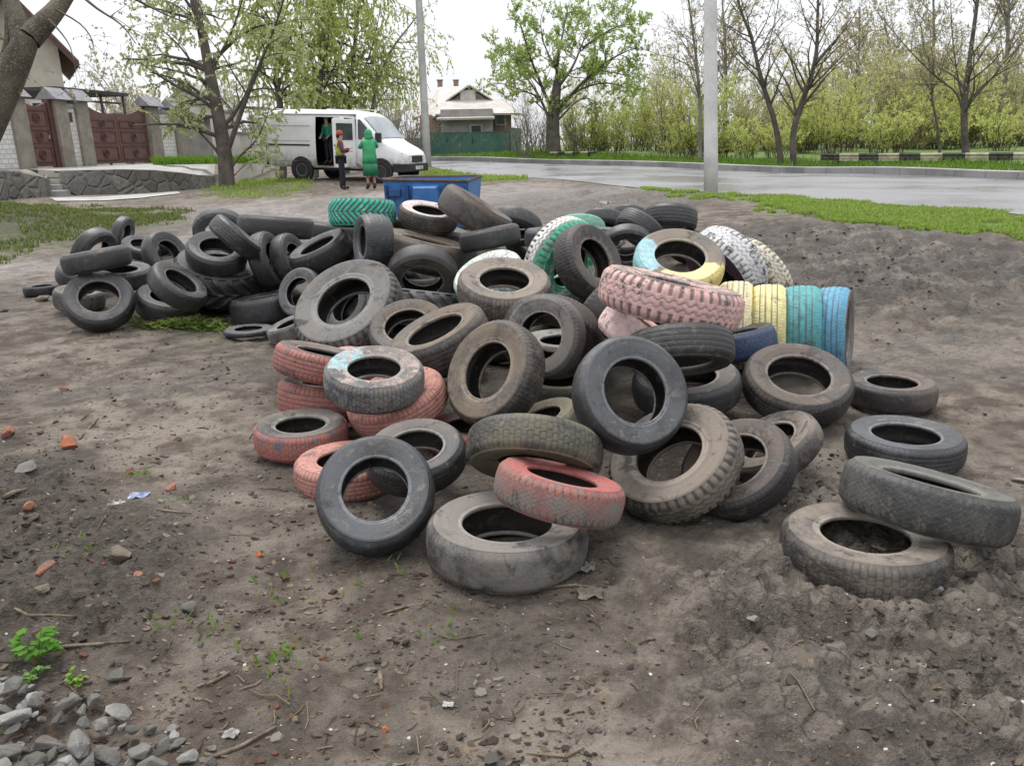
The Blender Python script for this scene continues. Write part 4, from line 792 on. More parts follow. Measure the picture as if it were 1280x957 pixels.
# ------------------------------------------------------------------ stones, bricks, larger scraps
stone_m=[simple('broken_stone_%s'%k,a,b,.85,6,.5,40) for k,(a,b) in {'pale':((.25,.245,.235),(.13,.12,.105)),'mid':((.17,.165,.155),(.10,.09,.078)),'deep':((.11,.105,.095),(.07,.065,.055)),'soil':((.17,.14,.105),(.1,.082,.062))}.items()]
brick_m=simple('brick_red',(.25,.10,.065),(.15,.075,.055),.9,14,.4,60,fine=(.25,.2,.15))
orange_m=simple('brick_orange',(.36,.12,.055),(.2,.085,.05),.9,12,.4,60)
def rock(name,c,s,mat,rot=0,flat=.5,el=.7,seed=0,tilt=(0,0)):
    q=random.Random(seed); bm=bmesh.new()
    for k in range(16):
        v=Vector((q.gauss(0,1),q.gauss(0,1),q.gauss(0,1))).normalized(); bm.verts.new((v.x*s*q.uniform(.75,1),v.y*s*el*q.uniform(.75,1),v.z*s*flat*q.uniform(.75,1)))
    r=bmesh.ops.convex_hull(bm,input=list(bm.verts)); bmesh.ops.delete(bm,geom=list({e for e in r['geom_interior']+r['geom_unused'] if isinstance(e,bmesh.types.BMVert)}),context='VERTS')
    bmesh.ops.bevel(bm,geom=list(bm.edges),offset=s*.04,segments=1,affect='EDGES')
    for v in bm.verts: v.co+=Vector((q.gauss(0,1),q.gauss(0,1),q.gauss(0,1)))*s*.012
    me=bpy.data.meshes.new(name); bm.to_mesh(me); bm.free()
    o=link(name,me,mat); o.location=c; o.rotation_euler=(tilt[0],tilt[1],rot); return o
g=random.Random(21)
heap=[(22,918,46,0),(100,935,42,1),(64,932,38,1),(150,905,30,0),(176,945,34,1),(205,935,26,2),(10,945,40,1),(45,955,34,2),(135,950,36,1),(235,950,30,0),(262,955,26,2),(88,900,36,1),(48,895,28,2),(120,890,26,1),(150,880,22,0),(20,880,30,2),(75,878,26,1),(105,868,22,1),(185,915,22,2),(215,910,16,1),(168,925,22,2),(57,868,18,0),(30,905,20,1),(8,905,26,2),(128,918,24,1),(75,915,20,2),(190,960,34,1),(110,965,40,2),(60,975,40,1),(20,980,46,2),(240,972,30,1),(38,866,14,2),(95,888,16,0),(142,925,18,2),(225,928,16,2),(5,965,30,0),(155,970,34,2),(85,955,26,0)]
heap+=[(int(abs(g.gauss(0,110)))%270,g.randint(872,975),g.randint(9,22),g.choice((0,1,1,2,2))) for _ in range(70)]
heap=[h for h in heap if h[1]>862+.22*h[0]]
for k,(u,v,px,mi) in enumerate(heap):
    p=onground(u,v); d=p.y*.96+.45; s=px*d/F*.66
    o=rock('stone',p+Vector((0,0,s*.28+ (.03 if v<930 and u<170 else 0))),s,stone_m[mi],g.random()*6.3,g.uniform(.38,.6),g.uniform(.55,.85),100+k,(g.gauss(0,.25),g.gauss(0,.25)))
    prop(o,'angular grey stone in the pile of broken stones at the lower left corner','stone','broken stones in the lower left pile')
for u,v,px,mi,lab in ((38,607,34,1,'flat greyish stone lying on dark soil near the left edge'),(55,376,22,3,'beige stone block on the ground left of the heap of tyres'),(75,448,14,1,'small grey stone on bare soil below the left end of the heap'),(155,727,42,3,'earth covered stone between dark clods and weeds at lower left'),(60,772,26,3,'brown lump of soil beside a red brick at lower left'),(65,735,22,2,'dark stone just above the red brick piece at lower left'),(235,773,34,2,'purplish grey stone beside a tuft of grass at lower left'),(148,855,30,2,'dark brown stone right of the green weeds at lower left'),(5,388,16,1,'small pale stone at the far left edge of the bare soil'),(325,508,12,1,'small pale stone just left of the red tyres'),(1275,600,20,1,'grey stone at the right edge beyond the two stacked tyres'),(1172,748,18,0,'whitish stone beside the beige tyre at the lower right'),(940,790,18,0,'pale flat stone on churned mud at the lower right'),(1085,815,24,1,'grey flat stone in the churned mud at the lower right'),(1040,830,20,1,'grey clod-like stone left of the churned mud at lower right')):
    p=onground(u,v); d=p.y*.96+.45; s=px*d/F*.55
    prop(rock('stone',p+Vector((0,0,s*.2)),s,stone_m[mi],g.random()*6,.5,.75,u),lab,'stone')
for u,v,px,m_,lab in ((88,563,34,orange_m,'bright orange broken brick lying beside a dark stone'),(118,797,0,None,''),(165,602,15,brick_m,'small red brick piece right of the orange brick'),(42,661,22,brick_m,'flat red brick piece at the left edge above dark clods'),(65,748,28,brick_m,'rounded red brick lump among dark clods at lower left'),(325,697,18,orange_m,'orange tile fragment on bare soil left of the upright tyre'),(215,622,20,brick_m,'faded pink brick crumb on bare soil'),(80,487,14,brick_m,'reddish brick bit on the soil below the left heap'),(52,546,14,brick_m,'pale orange brick bit left of the orange brick'),(178,752,16,brick_m,'small pinkish brick bit beside the earth covered stone'),(482,912,14,orange_m,'small orange brick crumb near the bottom of the picture'),(10,546,30,brick_m,'dark red half brick at the left edge')):
    if not px: continue
    p=onground(u,v); d=p.y*.96+.45; s=px*d/F*.55
    prop(rock('brick_piece',p+Vector((0,0,s*.3)),s,m_,g.random()*6,.55,.7,u+7,(g.gauss(0,.3),g.gauss(0,.3))),lab,'brick')
# crumpled plastic scraps
def scrap(name,u,v,px,mat,lab,seed,cat='litter'):
    q=random.Random(seed); p=onground(u,v); d=p.y*.96+.45; s=px*d/F*.5; mb=MB(); n=7; V=[]
    for i in range(n):
        for j in range(n): V.append((p.x+(i/(n-1)-.5)*2*s*(.8+.3*q.random()),p.y+(j/(n-1)-.5)*1.5*s*(.8+.3*q.random()),p.z+.004+abs(q.gauss(0,.22))*s))
    mb.add(V,[(i*n+j,(i+1)*n+j,(i+1)*n+j+1,i*n+j+1) for i in range(n-1) for j in range(n-1)])
    o=mb.build(name,mat); mo=o.modifiers.new('t','SOLIDIFY'); mo.thickness=.002; return prop(o,lab,cat)
wp=simple('white_plastic',(.33,.33,.315),(.24,.235,.22),.5,10,0); bp=simple('blue_plastic',(.15,.2,.32),(.3,.34,.42),.4,14,0)
scrap('plastic_scrap',176,632,24,bp,'crumpled blue and white plastic scrap on the soil at left',1); scrap('plastic_scrap',147,640,18,wp,'white crumpled scrap left of the blue plastic scrap',2)
scrap('plastic_scrap',288,915,20,simple('grey_plastic',(.28,.275,.26),(.2,.195,.18),.6,10,0),'grey torn plastic piece on dark soil near the bottom left',3); scrap('plastic_scrap',560,880,13,wp,'thin white plastic shred lying on the mud near the bottom middle',4)
scrap('plastic_bag',757,257,16,wp,'white plastic bag lying on rutted mud beyond the heap',5); scrap('plastic_scrap',733,710,26,stone_m[1],'pale flat shard beside the front flat tyre',6); scrap('wood_chip',738,745,34,simple('old_wood',(.19,.155,.12),(.12,.1,.08),.9,20,.3),'brownish flat wood chip on the mud before the heap',7,'wood')
# sticks
wood=simple('stick_wood',(.19,.15,.105),(.10,.078,.056),.9,30,.3,60)
for pts,r,lab in (([(10,645),(22,636),(36,628)],.012,'pinkish grey stick at the left edge of the soil'),([(100,552),(112,540),(124,530)],.006,'thin pale stick standing out beside the orange brick'),([(478,765),(505,760),(537,753)],.005,'straight brown stick on the soil before the flat front tyre'),([(680,733),(718,733),(745,738)],.006,'thin light twig beside the flat front tyre'),([(10,783),(40,793),(70,796),(100,792)],.006,'curved pale twig above the green weeds at lower left'),([(80,822),(120,822),(165,816)],.006,'long thin twig right of the green weeds'),([(475,842),(476,852),(477,862)],.008,'short pale wood splinter on the soil near the bottom'),([(258,857),(272,850),(287,842)],.006,'short pale stick on dark soil at lower left'),([(262,947),(300,930),(345,905)],.006,'dark grey stick near the bottom left stones'),([(200,660),(220,661),(242,660)],.006,'dark twig on the soil at left')):
    P=[onground(u,v,r) for u,v in pts]; prop(MB().tube(P,[r,r*.95]+[r*.7]*(len(P)-2),6).build('stick',wood,smooth=True),lab,'stick')
# leafy weeds at lower left
def weed(u,v,n,L,cols,lab,seed):
    q=random.Random(seed); p=onground(u,v); rt=empty('weed',p,lab,'weed'); st=MB(); lf=MB()
    for k in range(n):
        a=q.random()*6.28; el=q.uniform(.5,1.2); l=L*q.uniform(.5,1); d=Vector((math.cos(a)*math.cos(el),math.sin(a)*math.cos(el),math.sin(el))); tip=d*l
        st.tube([(0,0,0),tip*.5+Vector((0,0,.01)),tip],[.0025,.002,.0012],4)
        for m_ in range(5):
            b=tip*(1-.12*m_); aa=a+ (m_-2)*.75; s=l*.42; w=s*.36; e=Vector((math.cos(aa),math.sin(aa),q.uniform(-.2,.3)))*s; n_=Vector((-math.sin(aa),math.cos(aa),0))*w; col=lerp3(cols[0],cols[1],q.random())
            lf.add([b,b+e*.45+n_,b+e,b+e*.45-n_,b+e*.5+Vector((0,0,s*.1))],[(0,1,4),(1,2,4),(2,3,4),(3,0,4)],col)
    st.build('stem',simple('weed_stem',(.12,.2,.04),None,.6),rt); lf.build('leaf_cluster',LEAF,rt,fix=False)
weed(48,838,10,.12,((.07,.19,.02),(.15,.31,.04)),'bright green leafy weed with toothed leaves beside the stones at lower left',1)
weed(97,866,10,.05,((.14,.3,.03),(.28,.42,.06)),'small yellow green weed right of the larger leafy weed',2)
weed(42,862,8,.06,((.1,.22,.05),(.2,.34,.1)),'low bluish green weed just under the larger leafy weed',3)
# ------------------------------------------------------------------ trees and shrubs
bark=simple('bark_dark',(.10,.083,.068),(.05,.042,.035),.95,3,.7,14,fine=(.14,.12,.1)); barkg=simple('bark_grey',(.21,.185,.16),(.12,.105,.09),.95,3,.6,12,fine=(.2,.18,.16))
bark_o=simple('bark_olive',(.10,.085,.062),(.05,.042,.032),.95,4,.6,14,fine=(.2,.18,.12))
def rvec(q): return Vector((q.gauss(0,1),q.gauss(0,1),q.gauss(0,1))).normalized()
class Tree:
    def __init__(s,seed,leafcols,leaf=.07,droop=0.,up=.35,dens=8,level=2,ratio=.5,spacing=.45,twigr=.012,fill=1.,spread=.9,minr=.004,lmin=.3,lmax=1.2,lr=.62,lt=.35,t0=.22,bare=False):
        s.bare=bare
        s.t0=t0
        s.q=random.Random(seed); s.w=MB(); s.l=MB(); s.cols=leafcols; s.leaf=leaf; s.droop=droop; s.up=up; s.dens=dens; s.level=level; s.ratio=ratio; s.sp=spacing; s.fill=fill; s.spread=spread; s.minr=minr; s.lmin=lmin; s.lmax=lmax; s.lr=lr; s.lt=lt
    def leafat(s,p,d):
        q=s.q; L=s.leaf*q.uniform(.6,1.3); e=(rvec(q)+d*.6+Vector((0,0,-s.droop))).normalized()*L; w=rvec(q).cross(e); 
        if w.length<1e-4: return
        w=w.normalized()*L*.33; k=q.random(); col=lerp3(s.cols[0],s.cols[1],k)
        s.l.add([p,p+e*.5+w,p+e,p+e*.5-w],[(0,1,2,3)],col)
    def limb(s,P,r0,r1,lev,sides=None):
        q=s.q; n=len(P); rr=[r0+(r1-r0)*i/(n-1) for i in range(n)]
        s.w.tube(P,rr,sides or (8 if r0>.08 else 5 if r0>.025 else 3),cap=False)
        L=sum((P[i+1]-P[i]).length for i in range(n-1))
        if lev>=s.level-(1 if s.level>2 else 0):
            m=int(L*s.dens*s.fill)+ (1 if q.random()<.5 else 0)
            for k in range(m):
                t=q.uniform(.1,1)*(n-1); i=min(int(t),n-2); p=P[i].lerp(P[i+1],t-i); s.leafat(p,(P[i+1]-P[i]).normalized())
        if lev>=s.level+0: return
        if s.bare and lev==0 and r0>.1: return
        m=max(2,int(L/s.sp/(1 if lev else 1.)))
        for k in range(m):
            t=(q.uniform(s.t0 if lev==0 else .12,1))*(n-1); i=min(int(t),n-2); p=P[i].lerp(P[i+1],t-i); tan=(P[i+1]-P[i]).normalized()
            rad=rr[i]; cl=max(.3,L*s.ratio*(1.15-.6*t/(n-1)))*q.uniform(.6,1.15)
            cl=min(cl,2.6) if lev+1<s.level else min(max(cl,s.lmin)*1.,s.lmax)
            a=tan.orthogonal(); a=Quaternion(tan,q.random()*6.283)@a
            d=(tan*(1-.45*s.spread)+a*s.spread*.8+Vector((0,0,s.up))).normalized()
            s.limb(s.path(p,d,cl,4 if lev+1<s.level else 3,lev+1),min(rad*.45,.028*cl+.004),max(s.minr*.6,rad*.10) if lev+1<s.level else s.minr*.6,lev+1)
    def path(s,p,d,L,n,lev):
        q=s.q; P=[p]; 
        for k in range(n):
            d=(d+rvec(q)*.22+Vector((0,0,-s.droop*.5*(k+1)/n if lev>=s.level else -s.droop*.1))).normalized(); P.append(P[-1]+d*(L/n))
        return P
    def done(s,name,label,cat,basep,bm,group=None,lm=None):
        o=empty(name,basep,label,cat,group); b=Vector(basep)
        for mb in (s.w,s.l): mb.v=[(x-b.x,y-b.y,z-b.z) for x,y,z in mb.v]
        s.w.build('trunk' if cat=='tree' else 'stem',bm,o,smooth=True,fix=False)
        if s.l.v: s.l.build('crown',lm or LEAF,o,fix=False)
        return o
def smoothpath(P,k=3):
    o=[]
    for i in range(len(P)-1):
        a=P[max(i-1,0)];b=P[i];c=P[i+1];d=P[min(i+2,len(P)-1)]
        for j in range(k):
            t=j/k; o.append(((b*2)+(c-a)*t+(a*2-b*5+c*4-d)*t*t+(b*3-a-c*3+d)*t**3)*.5)
    return o+[P[-1]]
RS=[1.]
def phototree(name,label,cat,d,base,limbs,bm,seed,group=None,wob=.5,**k):
    """limbs: (pixel polyline, r0, r1); measured limbs at about d metres, spread in depth at random"""
    T=Tree(seed,**k); q=T.q; g0=ground(*base); limbs=[(a,b*RS[0],c) for a,b,c in limbs]; bp=at(base[0],base[1],d); gz=float(terr(bp.x,bp.y)); bp=Vector((bp.x,bp.y,min(gz,bp.z)-.05))
    for pl,r0,r1 in limbs:
        dz=q.uniform(-wob,wob); n=len(pl); P=[]
        for i,(u,v) in enumerate(pl):
            P.append(at(u,v,d+dz*(i/(n-1))**1.3*(2 if pl is not limbs[0][0] else .4)))
        if pl is limbs[0][0]: P[0]=bp
        # carry a limb cut by the frame on a little further
        mn=pl is limbs[0][0]; T.limb(smoothpath(P),r0*(1 if mn else T.lr),r1*(.7 if mn else T.lt),0)
    return T.done(name,label,cat,bp,bm,group)
LC_SP=((.20,.33,.04),(.36,.50,.10)); LC_WIL=((.36,.43,.12),(.53,.58,.22)); LC_BUD=((.27,.23,.13),(.40,.35,.19)); LC_SHR=((.22,.25,.04),(.38,.38,.09))
# big leaning tree at the upper left
phototree('tree','thick brown forked tree leaning in from the left edge before the brown gate','tree',8.6,(-95,345),[
 ([(-95,345),(-60,240),(-22,165),(8,105),(28,62),(36,46)],.24,.15),([(30,58),(24,32),(16,8),(5,-30),(-10,-80)],.13,.06),([(36,48),(54,30),(72,10),(92,-20),(120,-70)],.13,.07),
 ([(-14,150),(-10,110),(8,60),(9,20),(2,-20)],.06,.03),([(90,-15),(120,10),(150,30),(170,55)],.02,.006),([(100,-30),(150,-10),(200,15),(235,30)],.022,.006),([(60,24),(75,40),(88,60),(95,90)],.014,.004),([(70,12),(100,30),(115,50),(118,70)],.012,.004)],bark_o,11,
 leafcols=((.2,.2,.08),(.32,.33,.14)),leaf=.035,droop=.5,dens=14,level=3,ratio=.26,spacing=.22,lmin=.15,lmax=.5,lr=1,lt=.8,bare=True,wob=.3,up=.0,minr=.003)
# multi stemmed willow by the stone wall
phototree('willow_tree','dark multi stemmed willow standing at the end of the stone retaining wall','tree',25.5,(283,233),[
 ([(283,233),(281,195),(272,140),(262,90),(252,40),(238,-15),(230,-60)],.27,.1),([(281,200),(298,150),(315,105),(333,60),(350,15),(362,-30)],.15,.05),([(281,205),(268,185),(252,168),(240,155),(226,140)],.10,.02),
 ([(270,130),(250,95),(228,62),(205,40),(180,25)],.09,.02),([(262,90),(285,50),(300,10),(310,-30)],.09,.03),([(286,215),(300,195),(318,178),(332,150),(340,120)],.07,.02),([(252,40),(225,10),(190,-5),(160,-15)],.07,.02),([(290,222),(308,205),(325,200),(338,195)],.03,.01)],bark,12,
 leafcols=((.38,.43,.19),(.54,.57,.30)),leaf=.085,droop=1.,dens=50,level=3,ratio=.42,spacing=.36,lmin=.4,lmax=1.,up=.15,wob=1.2,minr=.007)
RS[0]=.8
for i,(base,limbs,sd,fill,lab) in enumerate([
 ((352,205),[([(352,205),(352,150),(345,90),(350,40),(345,-20),(342,-60)],.2,.08),([(350,130),(330,90),(318,50),(312,10)],.09,.03),([(350,100),(370,60),(378,20),(380,-25)],.09,.03)],31,1.5,'yellow green weeping willow just behind the rear of the white van'),
 ((392,200),[([(392,200),(395,140),(402,90),(405,40),(402,-30)],.2,.07),([(396,130),(420,80),(432,40),(440,-10)],.1,.03),([(400,100),(382,60),(372,20),(370,-20)],.08,.03)],32,1.3,'yellow green weeping willow behind the middle of the white van'),
 ((432,200),[([(432,200),(436,140),(440,90),(446,30),(452,-30)],.17,.06),([(438,120),(458,80),(470,40),(478,-10)],.08,.03)],33,.9,'slender weeping willow behind the cab of the white van'),
 ((462,200),[([(462,200),(464,150),(472,105),(488,65),(510,35),(528,12)],.13,.03),([(466,140),(485,110),(505,95),(522,85)],.06,.015),([(472,105),(470,60),(480,20),(490,-15)],.07,.02)],34,.35,'nearly bare willow with arching twigs left of the grey street pole')]):
    phototree('willow_tree',lab,'tree',33+i*.8,base,limbs,barkg if i==3 else bark,sd,'willows behind the van',leafcols=LC_WIL,leaf=.10,droop=1.7,dens=42*fill,level=3,ratio=.44,spacing=.38,lmin=.7,lmax=1.5,up=.1,wob=1.3,minr=.007)
RS[0]=.9
# the broad leafing tree across the road
phototree('tree','broad single tree in fresh green leaf standing between the tin roofed house and the thicket','tree',42,(692,193),[
 ([(692,193),(691,165),(692,140),(695,118),(697,100)],.46,.28),([(690,158),(676,125),(660,100),(645,88),(630,80)],.16,.03),([(691,140),(678,110),(664,75),(655,45),(648,22)],.17,.04),([(695,118),(697,80),(703,45),(710,12)],.19,.04),
 ([(697,110),(715,85),(728,55),(740,22)],.17,.04),([(697,140),(720,112),(748,85),(775,68),(800,58)],.18,.03),([(700,132),(725,112),(758,104),(785,112),(797,128)],.13,.02),([(698,150),(722,126),(738,124),(752,136)],.10,.02),([(676,122),(650,112),(628,105),(615,104)],.09,.02),([(678,110),(655,85),(632,62),(618,62)],.09,.02),([(728,60),(755,42),(775,32),(790,32)],.09,.02),([(697,90),(680,55),(676,25),(682,8)],.09,.02),([(748,88),(772,92),(795,98),(806,104)],.07,.02)],bark,13,
 leafcols=((.25,.36,.08),(.42,.50,.17)),leaf=.105,droop=.1,dens=38,level=3,ratio=.36,spacing=.30,lmin=.35,lmax=.8,up=.4,wob=2.4,minr=.012)
# trees beyond the road on the right
RT=[((876,191),34,[([(876,191),(875,140),(872,90),(866,40),(858,-20)],.13,.05),([(874,120),(862,70),(856,30),(850,-10)],.05,.015),([(872,90),(884,50),(892,10)],.05,.015),([(874,130),(895,95),(905,60),(908,30)],.05,.015)],'thin dark tree rising just left of the white concrete pole'),
 ((978,195),31,[([(978,195),(970,160),(958,120),(948,85),(940,50),(925,10),(915,-30)],.17,.05),([(958,120),(945,95),(925,70),(905,40)],.06,.015),([(948,85),(962,50),(972,10),(975,-20)],.06,.015)],'left leaning trunk of the two dark trees forming a V behind the road'),
 ((993,197),30.5,[([(993,197),(992,165),(1002,130),(1015,92),(1021,60),(1022,20),(1024,-30)],.19,.06),([(1018,80),(1040,55),(1062,30),(1078,0)],.10,.02),([(1021,60),(1008,30),(1000,0),(995,-25)],.07,.02),([(1010,100),(1035,85),(1058,62),(1075,50)],.04,.012)],'right trunk of the two dark trees forming a V behind the road'),
 ((1209,190),30,[([(1209,190),(1205,150),(1208,110),(1214,60),(1222,0),(1226,-40)],.2,.06),([(1205,150),(1196,118),(1172,98),(1145,72),(1115,38),(1085,0)],.11,.02),([(1208,130),(1228,108),(1252,90),(1280,78),(1310,70)],.10,.02),([(1206,140),(1196,90),(1190,40),(1188,-10)],.10,.03),([(1214,70),(1236,40),(1250,5),(1262,-25)],.08,.02),([(1170,97),(1155,60),(1150,30),(1130,5)],.05,.015)],'dark many stemmed tree above the striped barrier at the right edge'),
 ((1176,190),32,[([(1176,190),(1172,160),(1166,130),(1164,100),(1160,70)],.09,.03),([(1166,130),(1150,105),(1140,95)],.03,.01)],'thin crooked trunk just left of the many stemmed tree')]
RS[0]=.72
for i,(b,d,limbs,lab) in enumerate(RT):
    phototree('tree',lab,'tree',d,b,limbs,bark if i else barkg,40+i,'bare spring trees beyond the road',leafcols=LC_BUD,leaf=.07,droop=.05,dens=14,level=3,ratio=.40,spacing=.34,lmin=.35,lmax=.8,up=.45,wob=.9,minr=.008)
PT=[((1248,192),44,1262,-60,.24),((1160,190),46,1166,-40,.2),((1060,188),48,1075,10,.16),((905,190),46,902,-10,.2),((1120,190),50,1105,20,.14),((840,188),52,842,70,.13)]
for i,(b,d,tu,tv,r) in enumerate(PT):
    m1=((b[0]+tu)/2+4,(b[1]+tv)/2)
    phototree('tree',['greyish tall tree at the far right edge behind the many stemmed tree','pale hazy tree left of the many stemmed tree','tall hazy twiggy tree between the V shaped trees and the barrier','brownish twiggy tree right behind the white concrete pole','thin hazy tree above the middle of the thicket','low round twiggy tree between the broad green tree and the pole'][i],'tree',d,b,[([b,m1,(tu,tv)],r,.05)]+[([(b[0]+(tu-b[0])*f,b[1]+(tv-b[1])*f),(tu+s*14,b[1]+(tv-b[1])*(f+.22)),(tu+s*26,b[1]+(tv-b[1])*(f+.45))],.06,.015) for f,s in ((.25,-1),(.33,1),(.45,-1),(.55,1),(.62,-.6))],barkg,60+i,'bare spring trees beyond the road',leafcols=((.34,.31,.17),(.46,.42,.25)),leaf=.12,droop=.0,dens=14,level=3,ratio=.3,spacing=.42,lmin=.4,lmax=.9,up=.7,wob=1.,minr=.01)
# thicket of leafing shrubs
q=random.Random(77)
SH=[]
for k,u in enumerate(range(716,1330,21)): SH.append((u+q.uniform(-10,10),q.uniform(40,47),q.uniform(.9,1.7),2))
for k,u in enumerate(range(728,1300,24)): SH.append((u+q.uniform(-11,11),q.uniform(35,42),q.choice((1.5,2.0,2.6,3.2,3.6)),0))
for k,u in enumerate(range(720,1320,30)): SH.append((u+q.uniform(-12,12),q.uniform(43,50),q.uniform(3.2,5.6),1))
cl2=(((.44,.48,.13),(.64,.66,.26)),((.46,.46,.2),(.62,.60,.32)),((.20,.19,.08),(.36,.34,.14)))
for k,(u,d,h,kind) in enumerate(SH):
    if u<835: d+=8
    p=at(u,190,d); b=Vector((p.x,p.y,float(terr(p.x,p.y))-.03))
    T=Tree(300+k,cl2[kind],leaf=.085,droop=.0,dens=(46,34,40)[kind],level=2,ratio=.30,spacing=.26,lmin=.22,lmax=.5,t0=.08,up=.75,spread=.75,minr=.006)
    for c_ in range(20):
        a=q.random()*6.28; tl=q.uniform(.05,.5); dr_=Vector((math.cos(a)*tl*(3 if kind==2 else 1),math.sin(a)*tl*(3 if kind==2 else 1),1)).normalized(); s0=b+Vector((math.cos(a),math.sin(a),0))*q.uniform(0,.9 if kind==2 else .55)
        T.limb(T.path(s0,dr_,h*q.uniform(.5,1.1),5,0),.018,.005,0,3)
    T.done('shrub',('yellow green leafing shrub in the front row of the thicket beyond the road','taller olive yellow shrub in the back row of the thicket beyond the road','low brownish undergrowth bush at the foot of the thicket beyond the road')[kind],'shrub',b,bark_o,('front row thicket shrubs','back row thicket shrubs','low thicket bushes')[kind])
# brown bare bushes by the house and dead brush under the broad tree
for k,(u,v,d,h,lab) in enumerate([(500,196,44,3.6,'brown bare bush left of the tin roofed house'),(652,192,41,2.6,'brown twiggy bush at the right end of the green fence'),(672,190,44,2.4,'bare brown bush between the green fence and the broad tree'),(520,190,48,3.4,'tan bare bush behind the grey street pole'),(724,192,44,2.2,'dark bare bush just right of the broad tree trunk'),(665,188,58,5.2,'pale leafless tree-like bush behind the tin roofed house')]):
    p=at(u,v,d); b=Vector((p.x,p.y,float(terr(p.x,p.y))-.03)); T=Tree(500+k,((.24,.19,.1),(.32,.27,.15)),leaf=.08,dens=2.5,level=1,ratio=.34,spacing=.22,up=.5,spread=.9,minr=.008)
    for c_ in range(16):
        a=q.random()*6.28; tl=q.uniform(.1,.6); T.limb(T.path(b+Vector((math.cos(a),math.sin(a),0))*.3,Vector((math.cos(a)*tl,math.sin(a)*tl,1)).normalized(),h*q.uniform(.5,1),5,0),.03,.008,0,3)
    T.done('shrub',lab,'shrub',b,barkg,'bare bushes about the house')
# far twiggy woods closing the view
def woods(name,label,ranges,seed,cols,n):
    q=random.Random(seed); T=Tree(seed,cols,leaf=.26,droop=0,dens=11.,level=2,ratio=.26,spacing=.6,lmin=.4,lmax=1.1,up=.8,minr=.02)
    for k in range(n):
        u0,u1,d0,d1,h0,h1=q.choice(ranges); p=at(q.uniform(u0,u1),190,q.uniform(d0,d1)); b=Vector((p.x,p.y,float(terr(p.x,p.y))-.1)); h=q.uniform(h0,h1)
        for c_ in range(3): T.limb(T.path(b,Vector((q.gauss(0,.18),q.gauss(0,.18),1)).normalized(),h*q.uniform(.7,1),6,0),.10,.02,0,4)
    b0=Vector(T.w.v[0]); o=empty(name,b0,label,'woods'); o['kind']='stuff'
    for mb in (T.w,T.l): mb.v=[(x-b0.x,y-b0.y,z-b0.z) for x,y,z in mb.v]
    for o2 in (T.w.build('branches',simple('bark_hazed',(.33,.30,.27),(.22,.2,.18),.95,2,.3),o,fix=False),T.l.build('foliage',LEAF,o,fix=False)): o2['kind']='stuff'  # bark colour paled to stand in for haze over the distance
woods('far_woods','hazy twiggy far woods behind the thicket beyond the road',[(815,1340,56,80,4.,6.5),(900,1340,56,80,5,8.5),(1040,1340,60,80,6,10)],5,((.52,.51,.34),(.66,.63,.47)),78)  # bright haze of the distance is put into these pale leaf colours
woods('garden_woods','pale leafless garden trees behind the brick wall and the van',[(140,330,56,72,4.5,8),(300,520,46,62,3.5,6.5)],6,((.38,.36,.24),(.52,.5,.36)),42)
# ------------------------------------------------------------------ sky and light
W_=bpy.data.worlds.new('World'); S.world=W_; W_.use_nodes=True; nt=W_.node_tree; bg=nt.nodes['Background']
sky=nt.nodes.new('ShaderNodeTexSky'); sky.sky_type='NISHITA'; sky.sun_disc=False; sky.sun_elevation=R_(64); sky.sun_rotation=R_(-28); sky.air_density=1.; sky.dust_density=3.; sky.ozone_density=1
mixn=nt.nodes.new('ShaderNodeMix'); mixn.data_type='RGBA'; mixn.inputs[0].default_value=.82; mixn.inputs[7].default_value=(9.6,9.7,10.,1)
nt.links.new(sky.outputs[0],mixn.inputs[6]); tc=nt.nodes.new('ShaderNodeTexCoord'); sx_=nt.nodes.new('ShaderNodeSeparateXYZ'); mr=nt.nodes.new('ShaderNodeMapRange'); nt.links.new(tc.outputs['Generated'],sx_.inputs[0]); nt.links.new(sx_.outputs[2],mr.inputs[0])
for k_,v_ in ((1,0.),(2,1.),(3,.8),(4,1.9)): mr.inputs[k_].default_value=v_
vm=nt.nodes.new('ShaderNodeVectorMath'); vm.operation='SCALE'; nt.links.new(mixn.outputs[2],vm.inputs[0]); nt.links.new(mr.outputs[0],vm.inputs[3])   # an overcast sky is brightest overhead
nt.links.new(vm.outputs[0],bg.inputs[0]); bg.inputs[1].default_value=.08
sd=bpy.data.lights.new('sun','SUN'); sd.energy=1.4; sd.angle=R_(24); sd.color=(1,.97,.92); so=bpy.data.objects.new('sun',sd); COL.objects.link(so)
el,az=R_(64),R_(-28); dvec=Vector((math.sin(az)*math.cos(el),math.cos(az)*math.cos(el),math.sin(el))); so.rotation_euler=(-dvec).to_track_quat('-Z','Y').to_euler(); so.location=dvec*50
vs=S.view_settings; vs.view_transform='Standard'; vs.look='None'; vs.gamma=1; vs.exposure=.68
S.cycles.max_bounces=6; S.cycles.diffuse_bounces=3; S.cycles.use_denoising=True
